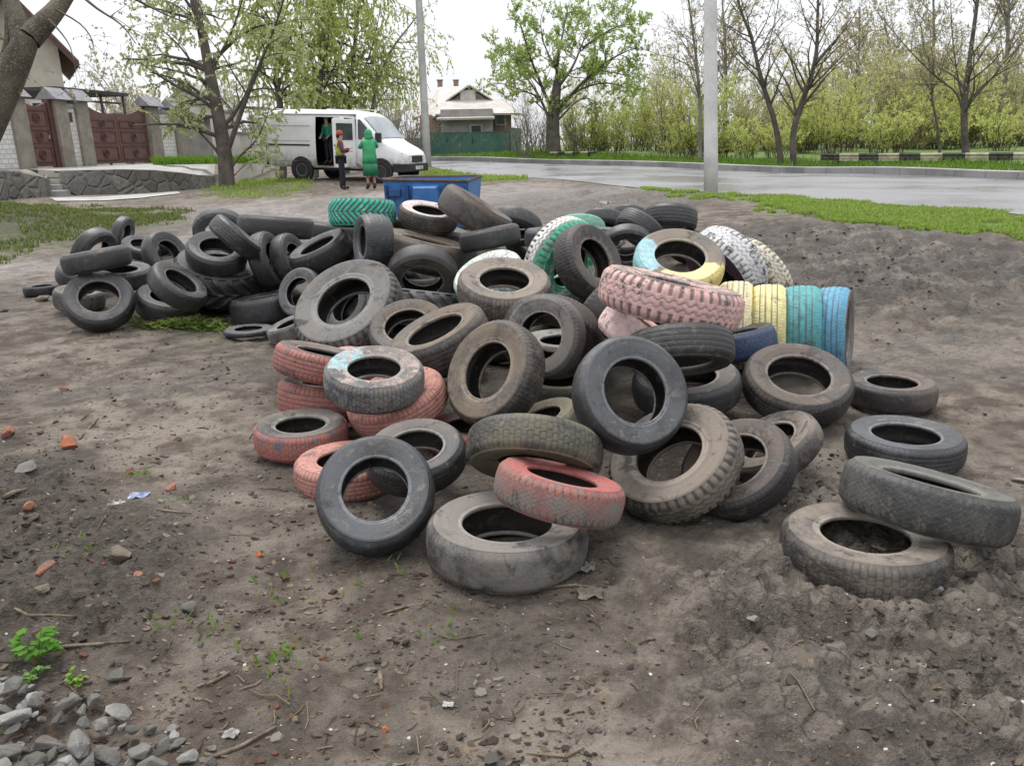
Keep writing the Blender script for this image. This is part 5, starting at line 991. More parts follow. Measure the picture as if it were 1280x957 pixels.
# ------------------------------------------------------------------ gate wall on the left
WA=Vector((*[at(-30,200,25.5)[k] for k in (0,1)],0)); WB=Vector((*[at(262,190,40)[k] for k in (0,1)],0)); wd=(WB-WA).normalized(); wn=Vector((wd.y,-wd.x,0))   # wn faces the camera side
def wcol(u):      # where image column u (at mid wall height) meets the wall line
    r=ray(u,172); r2=Vector((r[0],r[1],0)); # CAM xy = 0
    den=r2.x*wd.y-r2.y*wd.x; s_=(WA.x*wd.y-WA.y*wd.x)/den; return r2*s_
def wz(u,v): p=wcol(u); r=ray(u,v); return CAM[2]+r[2]*(p.y/r[1])
GZ0=sum(wz(u,v) for u,v in ((70,210),(120,207),(185,204),(225,201)))/4
pillar_m=simple('rough_plaster',(.27,.245,.2),(.19,.17,.14),.95,2.5,.5,25,fine=(.33,.3,.25))
def brickmat(name,a,b,mortar,scale):
    t=NT(name); o=t.n('ShaderNodeTexCoord').outputs['UV']; br=t.n('ShaderNodeTexBrick'); t.put(br.inputs['Vector'],t.wpos())
    # brick courses need a wall-plane vector: (along, height)
    sx=t.n('ShaderNodeSeparateXYZ'); t.put(sx.inputs[0],t.wpos()); al=t.math('ADD',t.math('MULTIPLY',sx.outputs[0],wd.x),t.math('MULTIPLY',sx.outputs[1],wd.y))
    if name!='white_brick': al=t.math('ADD',sx.outputs[0],t.math('MULTIPLY',sx.outputs[1],.6))
    cm=t.n('ShaderNodeCombineXYZ'); t.put(cm.inputs[0],al); t.put(cm.inputs[1],sx.outputs[2]); t.put(br.inputs['Vector'],cm.outputs[0])
    br.inputs['Color1'].default_value=a+(1,); br.inputs['Color2'].default_value=b+(1,); br.inputs['Mortar'].default_value=mortar+(1,); br.inputs['Scale'].default_value=scale; br.inputs['Mortar Size'].default_value=.02; br.inputs['Brick Width'].default_value=.5; br.inputs['Row Height'].default_value=.25
    n=t.noise(t.wpos(),4,4); c=t.mix(t.ramp(n,.4,.7,0,.35),br.outputs[0],tuple(x*.7 for x in a)); t.bump(br.outputs[1],-.5,.02); return t.out(c,.85)
wbrick=brickmat('white_brick',(.66,.65,.62),(.56,.55,.52),(.33,.32,.3),1.6); rbrick=brickmat('red_brick',(.30,.19,.145),(.25,.155,.12),(.36,.32,.28),1.9)
slate=simple('slate_cap',(.28,.27,.29),(.2,.19,.2),.8,4,.3); brown=simple('brown_paint',(.15,.075,.065),(.12,.06,.052),.5,5,.1); brown2=simple('brown_trim',(.10,.05,.044),(.075,.037,.033),.45,5,.1)
def wpoint(u): return wcol(u)
def wbox(mb,u0,u1,z0,z1,th,off=0):
    a,b=wcol(u0),wcol(u1); V=[]
    for z in (z0,z1):
        for p,o in ((a,off),(b,off),(b,off-th),(a,off-th)): q_=p+wn*o; V.append((q_.x,q_.y,z))
    mb.add(V,[(3,2,1,0),(4,5,6,7),(0,1,5,4),(1,2,6,5),(2,3,7,6),(3,0,4,7)])
def root_at(name,u,label,cat,group=None):
    p=wcol(u); return empty(name,Vector((p.x,p.y,GZ0)),label,cat,group)
def wb(mb,name,m,root,**k):
    b=root.location; mb.v=[(x-b.x,y-b.y,z-b.z) for x,y,z in mb.v]; return mb.build(name,m,root,**k)
PH=GZ0+2.35
for u0,u1,lab in ((17,36,'plaster gate pillar left of the narrow brown door'),(72,87,'plaster gate pillar right of the narrow brown door'),(98,113,'plaster gate pillar left of the wide brown gate'),(187,200,'plaster gate pillar right of the wide brown gate'),(219,233,'plaster pillar at the right end of the white brick wall')):
    r=root_at('gate_pillar',(u0+u1)/2,lab,'pillar','gate pillars of the brick wall'); mb=MB(); wbox(mb,u0,u1,GZ0-.2,PH,.5,.12); wb(mb,'shaft',pillar_m,r,bevel=.02)
    a,b=wcol(u0-3),wcol(u1+3); mb=MB(); mid=(a+b)/2; V=[]
    for p in (a,b):
        for o,z in ((.3,PH+.003),(-.55,PH+.003),(-.12,PH+.42)): q_=p+wn*o; V.append((q_.x,q_.y,z))
    mb.add(V,[(0,1,2),(5,4,3),(0,3,4,1),(1,4,5,2),(2,5,3,0)]); wb(mb,'cap_roof',slate,r)
for u0,u1,lab in ((-30,17,'white brick wall panel at the far left edge'),(87,98,'narrow white brick wall panel between the door and the wide gate'),(200,219,'white brick wall panel right of the wide brown gate')):
    r=root_at('brick_wall',(u0+u1)/2,lab,'wall','white brick wall panels'); mb=MB(); wbox(mb,u0,u1,GZ0-.3,PH-.25,.2,0); wb(mb,'wall_panel',wbrick,r); mb=MB(); wbox(mb,u0,u1,PH-.247,PH-.12,.34,.06); wb(mb,'coping',slate,r)
    if u0==87: mb=MB(); wbox(mb,88.5,94,PH-.75,PH-.42,.02,.025); wb(mb,'letter_box',brown2,r)
def gateleaf(name,u0,u1,zt0,zt1,lab,root=None,rows=3):
    mb=MB(); n=10; 
    for k in range(n):
        t0,t1=k/n,(k+1)/n; f=lambda t:zt0+(zt1-zt0)*t-.16*math.sin(math.pi*t); ua,ub=u0+(u1-u0)*t0,u0+(u1-u0)*t1; a,b=wcol(ua),wcol(ub); V=[]
        for zz in ((GZ0+.05,GZ0+.05),(f(t0),f(t1))):
            for p,o,h in ((a,-.06,zz[0]),(b,-.06,zz[1]),(b,-.12,zz[1]),(a,-.12,zz[0])): q_=p+wn*o; V.append((q_.x,q_.y,h))
        mb.add(V,[(3,2,1,0),(4,5,6,7),(0,1,5,4),(2,3,7,6)]+([(3,0,4,7)] if k==0 else [])+([(1,2,6,5)] if k==n-1 else []))
    leaf=wb(mb,name,brown,root,fix=True); zs=[GZ0+.12,GZ0+.78,GZ0+1.36,min(zt0,zt1)-.22]
    for i in range(rows):
        mb=MB(); za,zb=zs[i]+.05,zs[i+1]-.05; ua,ub=u0+(u1-u0)*.07,u0+(u1-u0)*.93; e=(u1-u0)*.035; h=.05
        wbox(mb,ua,ub,za,za+h,.025,-.034); wbox(mb,ua,ub,zb-h,zb,.025,-.034); wbox(mb,ua,ua+e,za+h,zb-h,.025,-.034); wbox(mb,ub-e,ub,za+h,zb-h,.025,-.034)
        um=(ua+ub)/2; zm=(za+zb)/2
        p=wcol(um)-wn*.045; ring=[p+wd*(.17*math.cos(k*math.pi/8))+Vector((0,0,zm+.15*math.sin(k*math.pi/8))) for k in range(17)]; mb.tube(ring,.028,6); ring=[p+wd*(.07*math.cos(k*math.pi/5))+Vector((0,0,zm+.06*math.sin(k*math.pi/5))) for k in range(11)]; mb.tube(ring,.022,6)
        b=leaf.parent.location; mb.v=[(x-b.x,y-b.y,z-b.z) for x,y,z in mb.v]; mb.build('moulding',brown2,leaf)
    return leaf
r=root_at('double_gate',150,'wide brown double gate with ornamented metal panels in the brick wall','gate'); gateleaf('gate_leaf',113,150,PH-.05,PH-.35,'',r); gateleaf('gate_leaf',150.6,187,PH-.35,PH-.0,'',r)
r=root_at('gate_door',54,'narrow brown metal door with ornamented panels left of the wide gate','door'); gateleaf('door_leaf',37,66,PH-.1,PH-.1,'',r); mb=MB(); wbox(mb,66.3,72,GZ0,PH,.2,0); wb(mb,'door_post',brown2,r); mb=MB(); wbox(mb,62,64,GZ0+1.0,GZ0+1.12,.05,-.02); wb(mb,'handle',slate,r)
# carport roof and little roof behind the gate, garage
dkm=simple('dark_roof',(.05,.05,.055),(.03,.03,.035),.6,3,.1); steel=simple('steel_frame',(.12,.12,.13),None,.5)
r=root_at('carport',150,'dark flat carport roof on thin metal posts behind the wide brown gate','carport')
mb=MB(); wbox(mb,104,190,PH+.42,PH+.55,4.5,-.8); wb(mb,'roof',dkm,r); 
for u in (106,134,162,188): mb=MB(); wbox(mb,u,u+1.4,GZ0-.3,PH+.417,.08,-1.0); wb(mb,'post',steel,r)
mb=MB(); wbox(mb,104,190,PH+.1,PH+.18,.06,-1.2); wb(mb,'beam',steel,r)
greyw=simple('grey_render',(.3,.29,.28),(.22,.21,.2),.9,2,.2); lightw=simple('pale_render',(.55,.53,.49),(.45,.43,.4),.9,2,.15); roofg=simple('grey_roof',(.34,.33,.33),(.26,.25,.25),.8,4,.2)
r=root_at('garage',246,'low grey rendered garage with a thin lean-to roof right of the brick wall','garage'); mb=MB(); wbox(mb,234,272,GZ0-.4,PH-.35,3,-.3); wb(mb,'wall',greyw,r); mb=MB(); wbox(mb,231,276,PH-.347,PH-.22,3.4,.1); wb(mb,'roof',dkm,r)
# pale wall beyond the willow
p0=at(300,200,36); p1=at(338,196,44); r=empty('garden_wall',Vector((p0.x,p0.y,float(terr(p0.x,p0.y)))),'whitish garden wall glimpsed between the willow stems left of the van','wall'); dd=(p1-p0); dd.z=0; L=dd.length; an=math.atan2(dd.y,dd.x)
mb=MB().box((0,0,1.0),(L,.2,2.0),Matrix.Rotation(an,3,'Z')); mb.v=[(x+dd.x/2,y+dd.y/2,z) for x,y,z in mb.v]; mb.build('wall_panel',lightw,r); mb=MB().box((dd.x/2,dd.y/2,2.06),(L+.1,.3,.1),Matrix.Rotation(an,3,'Z')); mb.build('coping',greyw,r)
# retaining wall of field stone, steps, path, terrace
def stonemat():
    t=NT('field_stone'); p=t.wpos(); v=t.vor(p,2.1); e=t.vor(p,2.1,'DISTANCE_TO_EDGE'); n=t.noise(p,9,5)
    sc=t.n('ShaderNodeSeparateColor'); t.put(sc.inputs[0],v.outputs['Color'])
    c=t.mix(sc.outputs[0],(.13,.125,.115),(.24,.225,.2)); c=t.mix(t.ramp(n,.4,.7,0,.6),c,(.09,.085,.075)); c=t.mix(t.ramp(e.outputs['Distance'],.05,.02,0,.6),c,(.2,.19,.175)); t.bump(t.math('ADD',t.ramp(e.outputs['Distance'],0,.12),t.math('MULTIPLY',n,.4)),.9,.06); return t.out(c,.9)
fst=stonemat()
RW=[(76,243,26.2),(110,243,26.4),(150,242,26.9),(190,240.5,27.6),(222,239,28.6),(243,236,30.2),(262,231,33)]
RWp=[at(*w) for w in RW]; ztop=[at(u,v,d).z for u,v,d in ((76,213,26.2),(110,212.5,26.4),(150,211.5,26.9),(190,212.5,27.6),(222,216,28.6),(243,219,30.2),(262,220,33))]
mb=MB(); R4=[]
for p,zt in zip(RWp,ztop):
    n_=Vector((.12,.35,0)); z0=min(float(terr(p.x,p.y)),p.z)-.25
    R4.append([(p.x,p.y,z0),(p.x+.03,p.y+.05,zt),(p.x+n_.x,p.y+n_.y,zt),(p.x+n_.x,p.y+n_.y,z0)])
mb.rings(R4); o=mb.build('stone_wall',fst,bevel=.03); prop(o,'low curved retaining wall of dark field stones below the brown gate','wall')
mb=MB(); V=[];n=len(RWp)
for p,zt in zip(RWp,ztop): V.append((p.x+.1,p.y+.3,zt-.03))
back=[wcol(u)+wn*.2 for u in (20,60,100,150,190,222,262)]
for b in back: V.append((b.x,b.y,GZ0+.0))
mb.add(V,[(i,i+1,n+i+1,n+i) for i in range(n-1)]); prop(mb.build('terrace_path',conc),kind='structure')
# ground bank left of the steps
p=at(30,236,25.5); mb=MB()
for k,(u,v,d,w,h) in enumerate(((66,236,25.9,.9,.18),(66,231,26.4,.9,.36),(67,226,26.9,.9,.54))):
    q_=at(u,240,d); z0=float(terr(q_.x,q_.y)); mb.box((q_.x,q_.y+k*.001,z0+h/2-.1),(w,.45-.002*k,h+.2))
prop(mb.build('stone_steps',conc,bevel=.015),'small stone steps at the left end of the field stone wall','steps')
LW=[(-40,226,22),(0,232,23.4),(25,237,24.4),(56,240,25.3)]; LWp=[at(*w) for w in LW]; zt=[at(u,v,d).z for u,v,d in ((-40,205,22),(0,213,23.4),(25,214,24.4),(56,222,25.3))]; R4=[]
for p,z in zip(LWp,zt): z0=min(float(terr(p.x,p.y)),p.z)-.3; R4.append([(p.x,p.y,z0),(p.x+.02,p.y+.06,z),(p.x-.1,p.y+.6,z+.03),(p.x-.1,p.y+.6,z0)])
prop(MB().rings(R4).build('stone_wall',fst,bevel=.04),'rough stone wall end left of the small steps at the left edge','wall')
mb=MB(); V=[(p.x-.05,p.y+.4,z-.02) for p,z in zip(LWp,zt)]+[(b.x,b.y,GZ0-.0) for b in [wcol(u)+wn*.2 for u in (-30,-5,8,20)]]
mb.add(V,[(i,i+1,5+i,4+i) for i in range(3)]); prop(mb.build('bank_path',conc),kind='structure')
N_=24; mb=MB(); V=[]
def pl_(P,t):
    k=min(int(t*(len(P)-1)),len(P)-2); f=t*(len(P)-1)-k; return (P[k][0]+(P[k+1][0]-P[k][0])*f,P[k][1]+(P[k+1][1]-P[k][1])*f)
for i in range(N_+1):
    t_=i/N_; a_=ground(*pl_(((62,248),(120,247),(180,243.5),(222,240.2)),t_)); b_=ground(*pl_(((70,252),(130,251.5),(180,248),(226,242.6)),t_))
    for j in range(5):
        w=a_.lerp(b_,j/4); V.append((w.x,w.y,hgt(w.x,w.y)+.022))
mb.add(V,[(i*5+j,(i+1)*5+j,(i+1)*5+j+1,i*5+j+1) for i in range(N_) for j in range(4)]); prop(mb.build('path',conc,smooth=True),kind='structure')
tuft=[(200,203),(222,203),(262,206),(300,208),(330,206),(262,211)]
tp=[at(u,212,31) for u in (196,230,262,300,335)]
FG=[(at(196,208,33).x,at(196,208,33).y),(at(335,210,34).x,at(335,210,34).y),(at(335,213,30.5).x,at(335,213,30.5).y),(at(262,214,31).x,at(262,214,31).y)]
mb=MB(); g=random.Random(4)
for k in range(2600):
    t_=g.random(); p=at(192+145*t_,205,33.2+g.uniform(-.5,.5)); z=GZ0-.05-.02*t_; h=g.uniform(.15,.42); a=g.random()*6.28; w=.02
    mb.add([(p.x-w,p.y,z),(p.x+w,p.y,z),(p.x+math.cos(a)*h*.5,p.y+math.sin(a)*h*.5,z+h)],[(0,1,2)],lerp3((.06,.17,.015),(.2,.34,.04),g.random()))
prop(mb.build('wall_foot_grass',LEAF,fix=False),'bright green clump of grass along the foot of the white brick wall','grass',kind='stuff')
# ------------------------------------------------------------------ gabled house at the upper left
tile=simple('brown_tiles',(.13,.085,.07),(.09,.06,.05),.8,6,.3); beige=simple('beige_render',(.5,.46,.38),(.42,.39,.32),.9,1.5,.15)
e0=at(90,80,39); ap=at(18,-8,39); ht=ground(30,200); zb=float(terr(e0.x,e0.y))
hr=empty('gable_house',Vector((ap.x,e0.y,zb)),'beige house with a steep brown tiled gable rising behind the brick wall at upper left','house'); hr.rotation_euler=(0,0,R_(30))
wl,wr_=-(e0.x-ap.x)+.8,(e0.x-ap.x)-.8; zr=ap.z-zb; ze=e0.z-zb
k_=(zr-ze)/(e0.x-ap.x)
mb=MB().prism([(wl,0),(wr_,0),(wr_,zr-k_*wr_-.12),(0,zr-.12),(wl,zr-k_*wr_-.12)],0,9); mb.build('wall',beige,hr)
for s in (-1,1):
    X=(e0.x-ap.x)*s; mb=MB().prism([(0,zr),(X,ze),(X,ze+.22),(0,zr+.24)],-.7,9.6); mb.build('roof',tile,hr)
    mb=MB().prism([(0,zr-.02),(X*.995,ze-.0),(X*.995,ze-.2),(0,zr-.25)],-.73,-.66); mb.build('fascia',brown2,hr)
win=simple('dark_glass',(.03,.035,.04),None,.15,3,0)
for x,z in ((-1.6,3.0),(.9,3.0)): mb=MB().box((x,-.03,z),(1.2,.07,1.4)); f=mb.build('window',lightw,hr); MB().box((x,-.07,z),(1.0,.02,1.2)).build('pane',win,f)
sp_=at(232,128,52); zb2=float(terr(sp_.x,sp_.y)); hr=empty('grey_shed',Vector((sp_.x,sp_.y,zb2)),'pale grey gabled shed seen behind the right end of the brick wall','shed')
MB().prism([(-1.6,0),(1.6,0),(1.6,3.3),(.1,4.75),(-1.6,3.3)],0,5).build('wall',lightw,hr)
for s in (-1,1): MB().prism([(.1,4.8),(1.75*s,3.2),(1.75*s,3.33),(.1,4.95)],-.25,5.2).build('roof',roofg,hr)
# ------------------------------------------------------------------ tin roofed house across the road
hb=at(590,195,52); zb=float(terr(hb.x,hb.y)); sc=52/F
hr=empty('brick_house',Vector((hb.x,hb.y,zb)),'old brick house with a pale tin roof and small dark gable behind the green fence','house')
tin=simple('pale_tin',(.48,.45,.41),(.36,.335,.305),.6,1.2,.2,12,fine=(.36,.31,.27))
HZ=lambda v:(at(590,v,52).z-zb); HX=lambda u:(u-590)*sc
x0,x1=HX(527),HX(640); ze=HZ(143); zm=HZ(126)
MB().box(((x0+x1)/2,3.5,ze/2),(x1-x0,7,ze)).build('wall',rbrick,hr)
# front lean-to roof, main roof, gable
def sheet(pts,name,m,th=.12):
    mb=MB(); V=[Vector(p) for p in pts]; n_=(V[1]-V[0]).cross(V[2]-V[0]).normalized()*th; n=len(V); mb.add(V+[p+n_ for p in V],[tuple(range(n)),tuple(range(2*n-1,n-1,-1))]+[(i,(i+1)%n,(i+1)%n+n,i+n) for i in range(n)]); return mb.build(name,m,hr)
HP=lambda u,v,y:tuple(at(u,v,52+y)-Vector((hb.x,hb.y,zb)))
xr=HX(588); zrdg=HZ(107)
sheet([(HX(548),-1.0,ze-.1),(HX(651),-1.0,ze-.15),(HX(624),2.2,HZ(124)),(HX(562),2.2,HZ(124))],'roof',tin)
sheet([(HX(548),-1.0,ze-.1),(HX(562),2.2,HZ(124)),HP(574,116,2.4),HP(583,107.5,6.5),HP(548,109,7.5),HP(515,146,5)],'roof',tin)
sheet([(HX(651),-1.0,ze-.15),HP(654,146,5),HP(628,126,6),(HX(624),2.2,HZ(124))],'roof',tin)
gb=MB().prism([(HX(563),HZ(125)),(HX(612),HZ(125)),(xr,zrdg-.1)],1.9,7.5); gb.build('gable',simple('dark_boards',(.25,.225,.205),(.18,.16,.145),.9),hr)
for s,u in ((-1,558),(1,617)): sheet([(xr,1.6,zrdg),(HX(u),1.6,HZ(126)),(HX(u),7.6,HZ(126)),(xr,7.6,zrdg)][::s],'gable_roof',tin,.08)
MB().box((HX(586),1.84,HZ(119)),(1.0,.1,.7)).build('gable_boards',lightw,hr)
for u in (550,570): 
    cx_,cy_,cz_=HP(u,104,8.5); c=MB().box((cx_,cy_,cz_-.5),(.36,.36,1.3)).build('chimney',rbrick,hr); MB().box((cx_,cy_,cz_+.2),(.46,.46,.08)).build('chimney_cap',greyw,c)
MB().box((HX(586),-.72,HZ(157)),(HX(617)-HX(554),.8,1.9)).build('porch',simple('grey_boards',(.36,.34,.32),(.28,.26,.25),.9),hr); sheet([(HX(550),-1.7,HZ(151)),(HX(620),-1.7,HZ(151)),(HX(618),-.3,HZ(147)),(HX(553),-.3,HZ(147))],'porch_roof',tin)
f=MB().box((HX(597),-1.15,HZ(162)),(.75,.06,.55)).build('window',lightw,hr); MB().box((HX(597),-1.19,HZ(162)),(.6,.03,.4)).build('pane',win,f)
f=MB().box((HX(627),-.04,HZ(151)),(.7,.1,.7)).build('window',lightw,hr); MB().box((HX(627),-.1,HZ(151)),(.5,.04,.5)).build('pane',win,f)
# green fence
gm_=NT('green_sheet'); p=gm_.wpos(); n=gm_.noise(p,1.2,4); w=gm_.n('ShaderNodeTexWave'); gm_.put(w.inputs['Vector'],p); w.inputs['Scale'].default_value=3.2; c=gm_.mix(gm_.ramp(n,.35,.65),(.055,.115,.1),(.075,.145,.125)); gm_.bump(w.outputs['Color'],.5,.03); greenm=gm_.out(c,.55)
fa=at(534,200,49.5); fb=at(637,197,50.5); fr_=at(652,196,54); fl_=at(505,201,50.2)
def fencerun(name,a,b,h,m,lab,posts,scrib=None,z0=None):
    a=Vector((a.x,a.y,0)); b=Vector((b.x,b.y,0)); d=b-a; L=d.length; an=math.atan2(d.y,d.x); mid=(a+b)/2; z=min(float(terr(a.x,a.y)),float(terr(b.x,b.y)))-.05
    o=empty(name,Vector((mid.x,mid.y,z)),lab,'fence'); o.rotation_euler=(0,0,an); MB().box((0,0,h/2),(L,.04,h)).build('sheet_panel',m,o); MB().box((0,0,h+.022),(L,.09,.04)).build('top_rail',m,o)
    for k in range(posts): MB().box((-L/2+L*(k+.5)/posts,.07,h/2-.05),(.08,.08,h)).build('post',steel,o)
    if scrib:
        q=random.Random(8); wm=simple('white_scrawl',(.16,.25,.22),(.05,.13,.105),.8,1.5)
        mb=MB(); P=[]
        for k in range(46):
            x=-L*.42+L*.8*k/45; P.append(Vector((x+q.gauss(0,.17),-.026,1.1+q.uniform(.03,.42)*(1 if k%2 else -1)+.12*math.sin(k*.6))))
        P=smoothpath(P,5); V=[]
        for k,p_ in enumerate(P):
            e=(P[min(k+1,len(P)-1)]-P[max(k-1,0)]); nn=Vector((-e.z,0,e.x)).normalized()*.03; V+=[p_-nn,p_+nn]
        mb.add(V,[(2*k,2*k+2,2*k+3,2*k+1) for k in range(len(P)-1)])
        so_=mb.build('chalk_scrawl',wm,o)
    return o
fh=at(585,166,50).z-float(terr(fa.x,fa.y))+.05
fencerun('sheet_fence',fa,fb,fh,greenm,'dark green sheet metal fence with white scrawls in front of the tin roofed house',5,True); fencerun('sheet_fence',fb+Vector((.1,0,0)),fr_,fh+.1,greenm,'short dark green fence return at the right end of the scrawled fence',2)
fencerun('sheet_fence',fl_,fa-Vector((.1,0,0)),fh*.82,simple('grey_green_sheet',(.13,.19,.18),(.09,.14,.135),.6),'weathered grey green fence piece behind the grey street pole',2)
tp_=at(549,166,52.2); o=empty('tarp_shed',Vector((tp_.x,tp_.y,float(terr(tp_.x,tp_.y)))),'small lean-to under a turquoise tarpaulin beside the brick house','shed'); hz=tp_.z-o.location.z
o.location.y+=.2
for x in (-1.,1.): MB().box((x,0,hz/2),(.1,.1,hz)).build('post',steel,o)
mb=MB(); mb.add([(-1.5,-.5,hz-.35),(.2,-.5,hz+.15),(1.3,-.5,hz+.45),(1.3,1.2,hz+.6),(.2,1.2,hz+.3),(-1.5,1.2,hz-.2)],[(0,1,4,5),(1,2,3,4)]); t_=mb.build('tarpaulin',simple('turquoise_tarp',(.22,.45,.52),(.16,.36,.44),.5,3,.2),o); t_.modifiers.new('s','SOLIDIFY').thickness=.05
# ------------------------------------------------------------------ poles, barriers
polem=simple('pole_concrete',(.52,.51,.49),(.42,.41,.395),.85,2.5,.2,30,fine=(.36,.35,.33))
def pole(u0,v0,d,u1,v1,d1,r0,r1,lab,m,sq=False):
    a=at(u0,v0,d); b=at(u1,v1,d1); a.z=float(terr(a.x,a.y))-.1; b=a+(b-a)*1.35; o=empty('street_pole',a,lab,'pole','street poles'); dd=b-a
    n=8; ring=[]
    rot=dd.to_track_quat('Z','Y')
    P=[dd*(k/6) for k in range(7)]; mb=MB(); mb.tube(P,[r0+(r1-r0)*k/6 for k in range(7)],4 if sq else 12); mb.build('shaft',m,o,bevel=.02 if sq else 0,smooth=not sq)
    mb=MB(); mb.tube([Vector((0,0,-.05)),Vector((0,0,.12))],[r0*1.35,r0*1.3],12); mb.build('footing',kerbm,o)
    arm=MB(); arm.tube([dd,dd+Vector((.2,-.2,.5)),dd+Vector((1.2,-.6,.8))],.04,6); arm.build('lamp_arm',steel,o); MB().box(dd+Vector((1.5,-.75,.82)),(.7,.28,.14),Matrix.Rotation(-.5,3,'Z')).build('lamp_head',greyw,o)
    return o
pole(889,244,15.6,888,-40,15.6,.135,.115,'white concrete pole standing in the grass on the near side of the road',polem); pole(534.5,209,33,523,-10,33,.165,.13,'weathered grey pole standing on the verge just right of the white van',simple('pole_grey',(.36,.36,.33),(.27,.27,.25),.85,2,.2))
blk=simple('barrier_black',(.05,.048,.046),(.09,.085,.075),.7,6,.1); yel=simple('barrier_cream',(.52,.46,.35),(.36,.31,.24),.7,5,.1)
def barrier(P0,P1,h0,h1,n,lab,start=0,posts=4):
    a,b=P0,P1; d=b-a; d.z=0; L=d.length; an=math.atan2(d.y,d.x); o=empty('road_barrier',(a.x,a.y,float(terr(a.x,a.y))),lab,'barrier','striped barriers beyond the road'); o.rotation_euler=(0,0,an)
    prof=[(-.03,h0),(.03,h0+.02),(.0,h0+(h1-h0)*.35),(.0,h0+(h1-h0)*.6),(-.05,h1-.05),(-.03,h1),(.06,h1),(.10,(h0+h1)/2),(.06,h0)]
    for k in range(n):
        x0,x1=L*k/n,L*(k+1)/n-.003; V=[]
        for x in (x0,x1): V+=[(x,-y-.0,z) for y,z in [(-p[0],p[1]) for p in prof]]
        m=len(prof); MB().add(V,[(i,(i+1)%m,m+(i+1)%m,m+i) for i in range(m)]+[tuple(range(m-1,-1,-1)),tuple(range(m,2*m))]).build('stripe_panel',blk if (k+start)%2==0 else yel,o)
    for k in range(posts): MB().box((L*(k+.5)/posts,.16,h1/2-.1),(.12,.1,h1+.15)).build('post',steel,o)
a=at(1026,197,29.5); b=at(1330,201,24.5)
zg=float(terr(a.x,a.y)); h1=at(1026,192,29.5).z-zg; barrier(a,b,h1-.25,h1,11,'long black and cream striped guard rail at the right edge',0,6)
a=at(688,195,41); b=at(745,195,39.5); h1=at(700,190,40).z-float(terr(a.x,a.y)); barrier(a,b,max(.15,h1-.3),h1,6,'short black and cream striped barrier at the foot of the broad green tree',1,3)
# ------------------------------------------------------------------ blue bin
bl=NT('bin_blue'); p=bl.wpos(); n=bl.noise(p,3,5); c=bl.mix(bl.ramp(n,.35,.7),(.035,.125,.33),(.065,.19,.42)); c=bl.mix(bl.ramp(bl.noise(p,14,5),.62,.7,0,.7),c,(.10,.07,.05)); bl.bump(n,.1,.02); blue=bl.out(c,.45)
bld=simple('bin_dark_blue',(.03,.09,.24),(.025,.07,.19),.5,4,.1); rim=simple('rusty_rim',(.07,.06,.06),(.12,.08,.06),.8,8,.3)
bc=at(544,262,14.6); bz=float(terr(bc.x,bc.y)); o=empty('rubbish_bin',Vector((bc.x,bc.y,bz)),'blue open metal rubbish bin with black rim standing behind the heap of tyres','bin'); o.rotation_euler=(0,0,R_(-9))
wd2=.76; hgt_=at(544,223,14.6).z-bz
def frus(w0,w1,d0,d1,z0,z1): return [[(-w,-d,z),(w,-d,z),(w,d,z),(-w,d,z)] for w,d,z in ((w0,d0,z0),(w1,d1,z1))]
mb=MB(); R4=frus(wd2*.9,wd2,.5,.6,.08,hgt_)+[[(-wd2+.05,-.55,hgt_),(wd2-.05,-.55,hgt_),(wd2-.05,.55,hgt_),(-wd2+.05,.55,hgt_)],[(-wd2*.9+.05,-.45,.16),(wd2*.9-.05,-.45,.16),(wd2*.9-.05,.45,.16),(-wd2*.9+.05,.45,.16)]]; mb.rings(R4); body=mb.build('body',blue,o)
for x in (-.0,): mb=MB(); mb.rings([[(x-.3,-.55,.3),(x+.3,-.55,.3),(x+.26,-.57,hgt_-.06),(x-.26,-.57,hgt_-.06)],[(x-.24,-.67,.34),(x+.24,-.67,.34),(x+.2,-.70,hgt_-.12),(x-.2,-.70,hgt_-.12)]]); mb.build('front_panel',blue,o,bevel=.015)
for x in (-.55,.55): MB().box((x,-.63,hgt_-.2),(.2,.1,.12)).build('lift_pocket',bld,o,bevel=.01)
for x in (-wd2+.03,-.34,.34,wd2-.03): MB().box((x*.97,-.6,hgt_/2+.05),(.05,.06,hgt_-.25),Matrix.Rotation(R_(5),3,'X')).build('rib',bld,o)
P=[(-wd2,-.6,hgt_+.02),(wd2,-.6,hgt_-.02),(wd2,.6,hgt_+.01),(-wd2,.6,hgt_+.02),(-wd2,-.6,hgt_+.02)]; MB().tube([Vector(p) for p in P],.028,6).build('rim',rim,o)
for x in (-.6,.6):
    for y in (-.42,.42): w=MB(); w.tube([Vector((x-.03,y,.06)),Vector((x+.03,y,.06))],.06,12); w.build('wheel',rim,o)
# ------------------------------------------------------------------ white van
rw=at(381,223,27.5); fw=at(479,233,26.6); rw.z=float(terr(rw.x,rw.y)); fw.z=float(terr(fw.x,fw.y))
vf=(fw-rw).normalized(); vr=vf.cross(Vector((0,0,1))).normalized(); vu=vr.cross(vf); sV=(fw-rw).length/2.9
org=rw-vr*.86*sV
M=Matrix.Identity(4)
for i in range(3): M[i][0]=vf[i]*sV; M[i][1]=-vr[i]*sV; M[i][2]=vu[i]*sV; M[i][3]=org[i]
van=empty('van',None,'white panel van with its side and front doors open, parked beyond the heap of tyres','van',None,M)
wt=NT('van_white'); p=wt.obj(); n=wt.noise(p,2.5,5); zz=wt.n('ShaderNodeSeparateXYZ'); wt.put(zz.inputs[0],p)
c=wt.mix(wt.ramp(n,.4,.7,0,.35),(.74,.745,.74),(.6,.6,.585)); c=wt.mix(wt.math('MULTIPLY',wt.ramp(zz.outputs[2],1.05,.4),wt.ramp(wt.noise(p,6,5),.3,.65)),c,(.3,.28,.25)); white=wt.out(c,.35)
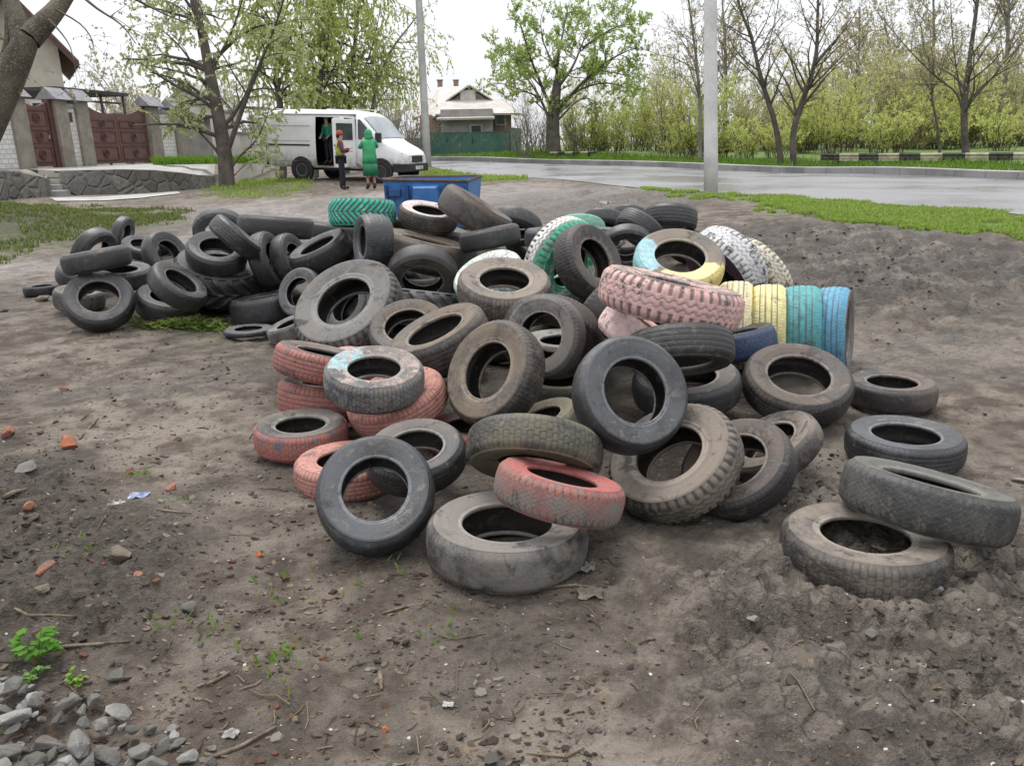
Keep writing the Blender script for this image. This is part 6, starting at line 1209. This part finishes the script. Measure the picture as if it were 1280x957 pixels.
blackp=simple('black_plastic',(.03,.03,.032),None,.55,5,.1); glass=simple('car_glass',(.05,.06,.065),(.035,.04,.045),.08,1,0,spec=.6); chrome=simple('lamp_glass',(.62,.64,.66),(.5,.5,.5),.15,8,0,spec=.6); dint=simple('van_inside',(.035,.033,.032),None,.9,4,0); rubber=simple('van_rubber',(.025,.025,.025),None,.8,20,.2); rimm=simple('wheel_grey',(.28,.28,.28),(.2,.2,.2),.5,20,.1)
ST=[(-1.36,.62,2.0,.92),(-1.31,.48,2.12,.97),(-1.15,.42,2.2,.99),(-.45,.42,2.21,1.),(.58,.42,2.21,1.),(1.45,.42,2.2,1.),(1.62,.42,2.19,1.),(2.05,.42,2.13,1.),(2.32,.42,1.95,.985),(2.62,.42,1.62,.97),(2.9,.42,1.33,.95),(3.1,.42,1.22,.92),(3.38,.42,1.10,.87),(3.6,.44,.98,.78),(3.7,.5,.86,.68)]
TT=[(0,0),(.9,0),(.965,.04),(1,.18),(1,.45),(.965,.7),(.92,.88),(.86,.95),(.72,.99),(.35,1.01)]
def sect(x,zb,zt,hw):
    r=[(-a*hw,zb+t*(zt-zb)) for a,t in TT]; ring=r+[(0,zb+1.015*(zt-zb))]+[(-y,z) for y,z in r[:0:-1]]
    return [(x,y,z) for y,z in ring]
R=[sect(*s) for s in ST]; mb=MB(); n=len(R[0]); V=[p for r in R for p in r]; Fs=[]
for i in range(len(R)-1):
    for q_ in range(n):
        if q_ in (2,3,4,5) and (i==4 or i==6): continue      # side door and front door openings
        Fs.append((i*n+q_,i*n+(q_+1)%n,(i+1)*n+(q_+1)%n,(i+1)*n+q_))
Fs+=[tuple(range(n)),tuple((len(R)-1)*n+q_ for q_ in range(n))]
mb.add(V,Fs); body=mb.build('body',white,van,smooth=True)
mo=body.modifiers.new('e','EDGE_SPLIT'); mo.split_angle=R_(38)
mb=MB(); x0,x1,y0,y1,z0,z1=-1.1,2.02,-.93,.9,.55,2.08; V=[(x0,y0,z0),(x1,y0,z0),(x1,y1,z0),(x0,y1,z0),(x0,y0,z1),(x1,y0,z1),(x1,y1,z1),(x0,y1,z1)]; mb.add(V,[(0,1,2,3),(4,5,6,7),(1,2,6,5),(2,3,7,6),(3,0,4,7)]); mb.build('interior',dint,van)
mb=MB().box((1.9,.1,.95),(.5,1.2,.25)).box((1.7,.1,1.35),(.16,1.1,.75)); mb.build('bench_seat',simple('seat_cloth',(.06,.06,.07),None,.9),van,bevel=.03)
def glassheet(name,rows,m,par=van):
    n_=len(rows[0]); mb=MB(); mb.add([p for r in rows for p in r],[(i*n_+k,i*n_+k+1,(i+1)*n_+k+1,(i+1)*n_+k) for i in range(len(rows)-1) for k in range(n_-1)]); return mb.build(name,m,par,smooth=True)
def topz(x):
    for a,b in zip(ST,ST[1:]):
        if a[0]<=x<=b[0]: t=(x-a[0])/(b[0]-a[0]); return a[2]+(b[2]-a[2])*t,a[3]+(b[3]-a[3])*t
rows=[]
for x in (2.24,2.36,2.5,2.62,2.76,2.86):
    zt,hw=topz(x); rows.append([(x+.02,f*hw*.80,.42+(zt-.42)*(1.012-.03*abs(f)**3)+.014) for f in (-1,-.6,-.2,.2,.6,1)])
glassheet('windscreen',rows,simple('windscreen_sky_glass',(.26,.29,.30),(.2,.22,.23),.12,1.5,0,spec=.7))  # lighter grey base colour stands in for sky mirrored in the glass
MB().add([(2.14,-.985,1.32),(2.72,-.975,1.32),(2.5,-.955,1.62),(2.2,-.93,1.92),(2.12,-.93,1.92)],[(0,1,2,3,4)]).build('side_window',glass,van)
MB().box((2.9,-1.06,1.38),(.16,.18,.3)).build('mirror',blackp,van,bevel=.03)
# doors standing open
fd=MB().box((-.42,0,1.2),(.84,.05,1.45)).build('front_door',white,van,bevel=.02); fd.location=(2.06,-1.03,0); fd.rotation_euler=(0,0,R_(66))
MB().box((-.42,-.032,1.55),(.6,.01,.5)).build('window',glass,fd); MB().box((-.42,.03,1.1),(.7,.012,.9)).build('door_lining',blackp,fd); MB().box((-.75,-.04,1.15),(.14,.03,.04)).build('handle',blackp,fd)
sdr=MB().box((1.50,-1.09,1.22),(.34,.06,1.5)).build('sliding_door',white,van,bevel=.02); MB().box((1.5,-1.125,1.62),(.22,.012,.5)).build('window',glass,sdr)
rd=MB().box((-.16,0,1.25),(.32,.05,1.5)).build('rear_door',white,van,bevel=.02); rd.location=(-1.36,-.95,0); rd.rotation_euler=(0,0,R_(18))
MB().box((-.5,-1.008,1.12),(1.7,.02,.05)).build('side_moulding',blackp,van)
for z in (.62,1.25,1.72): MB().box((-.37,-1.0+(.02 if z>1.5 else 0),z),(1.5,.012,.014)).build('panel_seam',simple('seam',(.35,.35,.35),None,.6),van)
for x in (-1.0,-.1,.9,1.9): MB().box((x,0,2.235),(.03,1.5,.025)).build('roof_rib',white,van)
mb=MB(); mb.rings([[(x,-h,z0_),(x,h,z0_),(x,h,z1_),(x,-h,z1_)] for x,h,z0_,z1_ in ((3.3,.95,.34,.6),(3.58,.86,.34,.6),(3.77,.7,.36,.6))]); mb.build('bumper',blackp,van,bevel=.03)
mb=MB(); mb.rings([[(x,-h,z0_),(x,h,z0_),(x,h,z1_),(x,-h,z1_)] for x,h,z0_,z1_ in ((3.66,.38,.64,.86),(3.725,.36,.64,.83))]); mb.build('grille',blackp,van)
for s in (-1,1): mb=MB(); mb.rings([[(3.52,s*.74,.68),(3.66,s*.43,.68),(3.60,s*.43,.93),(3.48,s*.74,.95)],[(3.60,s*.77,.68),(3.73,s*.43,.68),(3.68,s*.43,.91),(3.56,s*.76,.93)]]); mb.build('headlight',chrome,van)
MB().box((3.785,0,.47),(.02,.52,.11)).build('number_plate',white,van)
for x in (0,2.9):
    for s in (-1,1):
        mb=MB(); mb.tube([Vector((x,s*.9,.36)),Vector((x,s*1.006,.36))],.405,28); mb.build('wheel_arch',blackp,van)
        prof=[(.2,.80),(.33,.80),(.345,.84),(.345,.98),(.33,1.015),(.24,1.02),(.2,1.0)]; w=MB(); w.rings([[(x+r*math.cos(k*math.pi/14),s*y,.345+r*math.sin(k*math.pi/14)) for k in range(28)] for r,y in prof],cap=False); wh=w.build('wheel',rubber,van,smooth=True)
        w=MB(); w.rings([[(x+r*math.cos(k*math.pi/14),s*y,.345+r*math.sin(k*math.pi/14)) for k in range(28)] for r,y in [(.205,.9),(.205,1.012),(.18,1.0),(.12,.96),(.07,.99),(.02,1.0)]]); w.build('rim',rimm,wh,smooth=False)
MB().box((1.3,0,.42),(3.4,1.5,.16)).build('chassis',blackp,van)
MB().box((-1.41,0,.55),(.12,1.7,.16)).build('rear_bumper',blackp,van)
for s in (-1,1): MB().box((-1.365,s*.86,1.0),(.04,.14,.36)).build('tail_light',simple('tail_red',(.4,.03,.02),None,.3),van)
# ------------------------------------------------------------------ people
DG=None
def skin(name,J,E,mat,parent,sub=2):
    me=bpy.data.meshes.new(name); keys=list(J); ix={k:i for i,k in enumerate(keys)}
    me.from_pydata([J[k][0] for k in keys],[(ix[a],ix[b]) for a,b in E],[]); o=bpy.data.objects.new(name,me); COL.objects.link(o)
    o.modifiers.new('s','SKIN'); sv=me.skin_vertices[0].data
    for k in keys:
        r=J[k][1]; sv[ix[k]].radius=(r if isinstance(r,tuple) else (r,r))
    sv[0].use_root=True
    o.modifiers.new('u','SUBSURF').levels=sub; o.modifiers['u'].render_levels=sub
    dg=bpy.context.evaluated_depsgraph_get(); nm=bpy.data.meshes.new_from_object(o.evaluated_get(dg)); bpy.data.objects.remove(o); bpy.data.meshes.remove(me)
    nm.shade_smooth(); nm.materials.clear(); return link(name,nm,mat,parent)
skinm=simple('skin',(.45,.25,.18),(.4,.21,.15),.55,20,0)
def person(loc,rz,label,pose,top,bottom,h=1.66):
    o=empty('person',loc,label,'person'); o.rotation_euler=(0,0,rz); o.scale=(h/1.7,)*3
    J={'pel':((0,0,.93),(.14,.105)),'sp':((0,0,1.1),(.125,.09)),'ch':((0,.0,1.3),(.15,.10)),'nk':((0,.01,1.46),.052),'h0':((0,.025,1.54),(.068,.08)),'h1':((0,.03,1.63),(.075,.09)),'h2':((0,.02,1.69),(.055,.065)),'no':((0,.115,1.585),.013)}
    E=[('pel','sp'),('sp','ch'),('ch','nk'),('nk','h0'),('h0','h1'),('h1','h2'),('h0','no')]
    for s,nm in ((-1,'l'),(1,'r')):
        e,w=pose['el'+nm],pose['wr'+nm]; st=pose.get('st'+nm,0)
        J['sh'+nm]=((s*.17,0,1.39),.062); J['el'+nm]=(e,.042); J['wr'+nm]=(w,.028); d=(Vector(w)-Vector(e)).normalized(); a=d.cross(Vector((0,0,1)))
        a=a.normalized() if a.length>.1 else Vector((1,0,0)); pm=Vector(w)+d*.07; J['pa'+nm]=(tuple(pm),(.036,.018)); E+=[('ch','sh'+nm),('sh'+nm,'el'+nm),('el'+nm,'wr'+nm),('wr'+nm,'pa'+nm)]
        for k in range(4):
            b=pm+a*(k-1.5)*.02+d*.035; c_=b+d*(.03+.006*(k in(1,2)))-Vector((0,0,.012)); J['f%d%s'%(k,nm)]=(tuple(b),.0095); J['g%d%s'%(k,nm)]=(tuple(c_),.008); E+=[('pa'+nm,'f%d%s'%(k,nm)),('f%d%s'%(k,nm),'g%d%s'%(k,nm))]
        tb=Vector(w)+d*.035+a*.035; J['t0'+nm]=(tuple(tb),.011); J['t1'+nm]=(tuple(tb+d*.04+a*.015),.009); E+=[('wr'+nm,'t0'+nm),('t0'+nm,'t1'+nm)]
        J['hi'+nm]=((s*.095,0,.9),.09); J['kn'+nm]=((s*.10,st*.5+.02,.49),.056); J['an'+nm]=((s*.105,st,.09),.038); J['to'+nm]=((s*.12,st+.16,.035),.032)
        E+=[('pel','hi'+nm),('hi'+nm,'kn'+nm),('kn'+nm,'an'+nm),('an'+nm,'to'+nm)]
    skin('body',J,E,skinm,o,1)
    for s in (-1,1):
        e=MB(); e.tube([Vector((s*.03,.098,1.605)),Vector((s*.03,.108,1.605))],.009,8); e.build('eye',simple('eye_dark',(.02,.015,.012),None,.3),o)
    g=1.22
    def cl(name,keys,edges,m,gr=.018,over={}): return skin(name,{k:(J[k][0],tuple(x+gr for x in J[k][1]) if isinstance(J[k][1],tuple) else J[k][1]+gr) if k not in over else over[k] for k in keys},edges,m,o,1)
    ar=[k+n_ for n_ in 'lr' for k in ('sh','el','wr')]; arE=[('ch','shl'),('shl','ell'),('ell','wrl'),('ch','shr'),('shr','elr'),('elr','wrr')]
    cl('jacket',['pel','sp','ch']+ar,[('pel','sp'),('sp','ch')]+arE,top,.026,{'nk':J['nk']})
    lg=[k+n_ for n_ in 'lr' for k in ('hi','kn','an')]; lE=[('pel','hil'),('hil','knl'),('knl','anl'),('pel','hir'),('hir','knr'),('knr','anr')]
    if bottom: cl('trousers',['pel']+lg,lE,bottom,.02)
    for n_ in 'lr': skin('boot',{'an':((J['kn'+n_][0][0]*.3+J['an'+n_][0][0]*.7,J['an'+n_][0][1],.2),.055),'an2':((J['an'+n_][0][0],J['an'+n_][0][1],.06),.056),'to':((J['to'+n_][0][0],J['to'+n_][0][1],.045),.046)},[('an','an2'),('an2','to')],pose['boot'],o,1)
    return o
def loft(name,prof,m,par,n=20,wob=.0):   # prof: (z, rx, ry, cy)
    mb=MB(); q=random.Random(3); mb.rings([[(rx*math.cos(k*6.2832/n)*(1+wob*math.sin(k*2.9)),cy+ry*math.sin(k*6.2832/n)*(1+wob*math.sin(k*2.9)),z) for k in range(n)] for z,rx,ry,cy in prof],cap=False); ob=mb.build(name,m,par,smooth=True); ob.modifiers.new('s','SOLIDIFY').thickness=.01; return ob
purple=simple('purple_cloth',(.14,.04,.085),(.10,.03,.06),.85,8,.2); navy=simple('dark_trousers',(.025,.022,.035),None,.9,8,.2); orange=simple('orange_knit',(.36,.10,.05),(.27,.07,.035),.9,30,.2); hivis=simple('yellow_vest',(.38,.42,.08),(.28,.31,.06),.7,8,.1); green=simple('green_raincoat',(.045,.34,.14),(.03,.22,.09),.35,5,.25); dgreen=simple('green_raincoat_hem',(.015,.17,.08),(.012,.13,.06),.35,5,.2); brownb=simple('brown_boots',(.09,.035,.035),None,.8); blk2=simple('black_boots',(.02,.018,.018),None,.7); teal=simple('teal_coat',(.03,.22,.13),(.02,.16,.1),.7,8,.2)
def gp(u,v,d=None):
    p=ground(u,v) if d is None else at(u,v,d); p.z=float(terr(p.x,p.y)); return p
pA=gp(429,238,24.2); A=person(pA,R_(-75),'person in purple jacket, yellow vest and orange hat by the open van door',{'ell':(-.24,.06,1.12),'wrl':(-.14,.27,1.13),'elr':(.24,.05,1.12),'wrr':(.13,.27,1.2),'boot':blk2,'stl':.05,'str':-.05},purple,navy)
loft('hat',[(1.60,.088,.10,.025),(1.66,.09,.102,.02),(1.72,.07,.08,.015),(1.745,.03,.035,.01),(1.75,.002,.002,.01)],orange,A)
loft('vest',[(1.02,.185,.145,0),(1.15,.175,.135,0),(1.3,.188,.142,0),(1.42,.15,.115,0)],hivis,A)
loft('hair',[(1.53,.07,.05,-.04),(1.58,.078,.06,-.03),(1.62,.08,.08,-.01)],navy,A)
pB=gp(465,239,24.); B=person(pB,R_(28),'person in a long bright green hooded raincoat and brown boots standing at the van front',{'ell':(-.27,.12,1.2),'wrl':(-.1,.26,1.42),'elr':(.30,.1,1.22),'wrr':(.12,.27,1.44),'boot':brownb},green,None)
loft('coat',[(.40,.235,.20,0),(.6,.23,.19,0),(.78,.225,.18,0)],dgreen,B,wob=.04); loft('coat_top',[(.775,.232,.188,0),(.95,.215,.18,0),(1.1,.20,.165,0),(1.3,.215,.16,0),(1.42,.17,.13,0),(1.47,.09,.09,0)],green,B,wob=.03)
loft('hood',[(1.44,.11,.11,0),(1.52,.115,.125,.0),(1.62,.118,.13,-.005),(1.70,.1,.11,-.01),(1.755,.05,.06,-.015),(1.765,.003,.003,-.015)],green,B)
fl=M@Vector((.85,-.62,.56)); C=person(fl,R_(150),'person in teal coat and green hat inside the open side door of the van',{'ell':(-.24,.02,1.1),'wrl':(-.2,.2,.98),'elr':(.24,.02,1.1),'wrr':(.18,.2,.98),'boot':blk2},teal,navy,1.5)
loft('hat',[(1.6,.088,.10,.025),(1.66,.09,.102,.02),(1.72,.07,.08,.015),(1.745,.03,.035,.01),(1.75,.002,.002,.01)],simple('green_knit',(.12,.3,.14),None,.9),C)
print('objects',len(S.objects))
